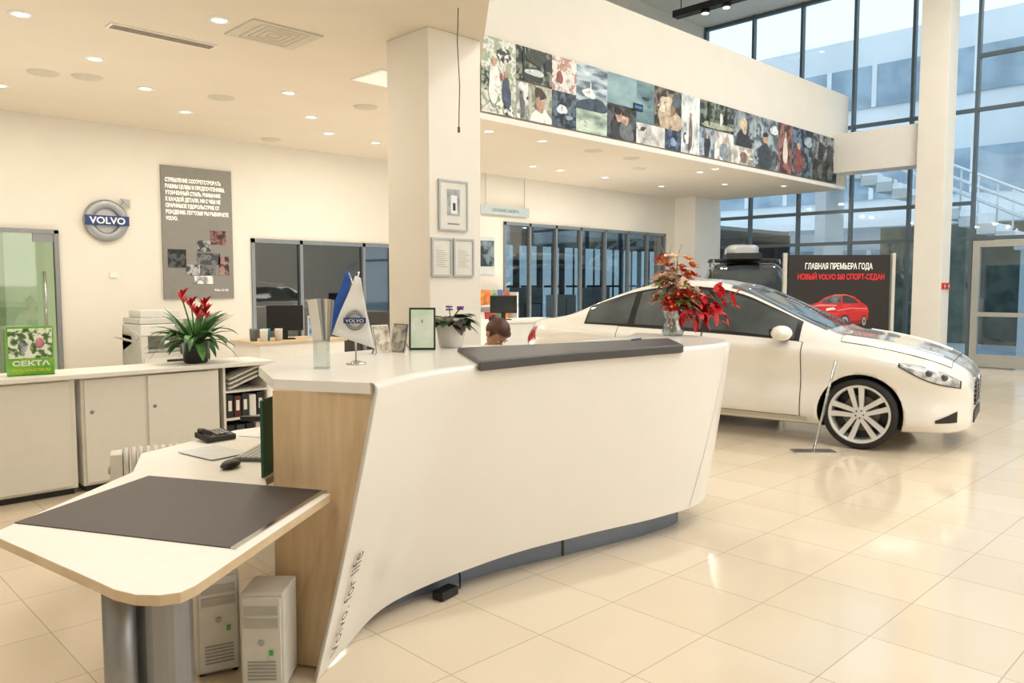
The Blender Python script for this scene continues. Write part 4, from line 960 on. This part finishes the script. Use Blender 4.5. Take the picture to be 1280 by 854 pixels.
mb.ell(hp(0,-.088,-.02),(.012,.018,.024),sk,12,10,Rh); mb.ell(hp(0,-.078,-.055),(.022,.01,.006),mat('#b5605a',.5),12,8,Rh); mb.ell(hp(0,-.066,-.085),(.022,.02,.018),sk,12,8,Rh)
for s in(-1,1): mb.ell(hp(s*.075,.01,-.01),(.012,.02,.03),sk,12,8,Rh)
mb.out('body',ps,recalc=False)
mb=MB()
rws=[]
for i in range(13):
    ph=math.pi*i/12*.62; r=[]
    for k in range(25):
        t=2*math.pi*k/24; x=.083*math.sin(ph)*math.cos(t); y=.1*math.sin(ph)*math.sin(t); z=.106*math.cos(ph)
        if y<-.03 and z<.05: 
            z=.05; y=max(y,-.092); x*=.95
        r.append(hp(x,y+.012,z+.016))
    rws.append(r)
mb.sheet(rws,hair); mb.ell(hp(0,.11,.03),(.035,.04,.035),hair,16,10); mb.out('hair',ps)
for s in(-1,1):
    mb=MB(); mb.ell(hp(s*.03,-.073,.005),(.013,.01,.005),mat('#f0ece6',.3),12,8,Rh); mb.ell(hp(s*.03,-.082,.002),(.005,.003,.004),mat('#2a1a12',.2),8,6,Rh); mb.out('eye',ps)
    MB().box(hp(s*.03,-.083,.026),(.028,.004,.004),hair,Rh).out('eyebrow',ps)
prs=[(.50,.19,.15,.05),(.62,.17,.14,.04),(.75,.155,.125,.03),(.88,.175,.125,.01),(.98,.19,.115,-.01),(1.04,.17,.09,-.02),(1.07,.10,.07,-.03),(1.09,.062,.058,-.035)]
mb=MB(); mb.sheet([[(rx*math.cos(2*math.pi*k/24),y+ry*math.sin(2*math.pi*k/24),z) for k in range(25)] for z,rx,ry,y in prs],shirt)
for s in(-1,1): mb.tube([(s*.15,-.01,1.02),(s*.23,-.08,.86),(s*.18,-.24,.82)],[.065,.055,.045],shirt,12)
mb.out('blouse',ps)

# ---------------- exterior
MB().bx(17.2,70,-40,60,-.3,-.1,mat('#b2bec5',.8,noise=.2,scale=.5)).out('ground',kind='structure')
bl=E('office_building','pale building with blue window bands seen outside','building',(36,10,-.1))
MB().bx(0,6,-25,30,0,12.5,mat('#e4eaee',.8,noise=.1,scale=.4)).out('facade',bl)
for k in range(3): 
    MB().bx(-.1,0,-24,29,1.4+k*4,3.2+k*4,mat('#a3b8c8',.2,color2='#8299ab',scale=.8)).out('window_band',bl)
    mb=MB()
    for j in range(27): mb.bx(-.15,-.1,-24+j*2,-23.8+j*2,1.4+k*4,3.2+k*4,mat('#e6ebee',.6))
    mb.out('pilaster',bl)
MB().bx(-3,0,-25,30,4.0,4.3,mat('#eef2f4',.6)).out('canopy',bl)
MB().bx(25,26,-6,9.5,-.1,3.3,mat('#6d7465',.9,color2='#49554c',scale=2.5)).out('retaining_wall',label='mottled dark stone retaining wall outside the glazing',cat='wall')
sc=E('outdoor_staircase','white outdoor staircase with tubular railings','staircase',(21.5,5.7,0))
SW=mat('#f0f3f5',.5)
def zz(y): return 3.15+y*.5
mb=MB()
for i in range(26):
    y=-5+i*.4; mb.bx(0,1.4,y,y+.42,max(zz(y)-.25,-.1),zz(y),SW)
mb.out('flight',sc)
mb=MB()
for x in(0,1.4):
    for h in(.35,.65,.95): mb.tube([(x,-5,zz(-5)+h),(x,5.4,zz(5.4)+h)],.025,SW)
    for i in range(14): y=-5+i*.8; mb.cyl((x,y,zz(y)-.05),(x,y,zz(y)+.95),.022,SW,n=8)
mb.out('railing',sc)
MB().bx(.1,1.3,4.0,4.3,-.1,5.0,SW).bx(.1,1.3,-1,-.7,-.1,2.4,SW).out('support',sc)

# ---------------- lights
def area(loc,size,power,color=(1,.98,.94),rot=(0,0,0),sy=None,name='fill_light'):
    ld=bpy.data.lights.new('area','AREA'); ld.size=size; ld.energy=power; ld.color=color
    if sy: ld.shape='RECTANGLE'; ld.size_y=sy
    lo=bpy.data.objects.new(name,ld); col.objects.link(lo); lo.location=loc; lo.rotation_euler=rot
for x,y in((6,1),(10,2.5),(13.5,3),(10,-1.5),(4,-2),(14,-1)): area((x,y,7.6),1.8,130)  # unseen area lights added below the atrium ceiling, no fixtures
area((7,-3.6,3.5),6,98,rot=(math.radians(80),0,0),sy=4)  # large unseen fill added at the south wall, facing into the room
area((-.8,1.5,3.5),1.5,27)  # unseen fill added overhead, left of the camera
area((1.6,8.0,.4),1.6,38,rot=(math.pi,0,0),name='upward_fill')  # upward fills, unseen, added near the floor to brighten the ceiling
area((6.2,8.8,.4),1.6,28,rot=(math.pi,0,0),name='upward_fill')
area((11.5,9.2,.4),2.0,52,rot=(math.pi,0,0),name='upward_fill')
area((-1.5,3.5,.5),1.6,32,rot=(math.pi,0,0),name='upward_fill')
w=bpy.data.worlds.new('w'); scene.world=w; w.use_nodes=True; nt=w.node_tree; bg=nt.nodes['Background']
tc=nt.nodes.new('ShaderNodeTexCoord'); sp=nt.nodes.new('ShaderNodeSeparateXYZ'); rp=nt.nodes.new('ShaderNodeValToRGB')
rp.color_ramp.elements[0].color=(.82,.89,.94,1); rp.color_ramp.elements[1].color=(.64,.79,.95,1)
nt.links.new(tc.outputs['Generated'],sp.inputs[0]); nt.links.new(sp.outputs['Z'],rp.inputs[0]); nt.links.new(rp.outputs[0],bg.inputs[0]); bg.inputs[1].default_value=1.75

# ---------------- camera
f=990.0; p=math.atan(72/990)
F0=Vector((0.6997,0.7145,0)).normalized(); R=Vector((F0.y,-F0.x,0))
F=F0*math.cos(p)+Vector((0,0,-math.sin(p))); U=R.cross(F)
cam=bpy.data.cameras.new('camera'); o=bpy.data.objects.new('camera',cam); col.objects.link(o)
M=Matrix((R,U,-F)).transposed().to_4x4(); M.translation=Vector((0,0,1.6)); o.matrix_world=M
cam.lens=f/1280*36; cam.clip_start=.05; scene.camera=o
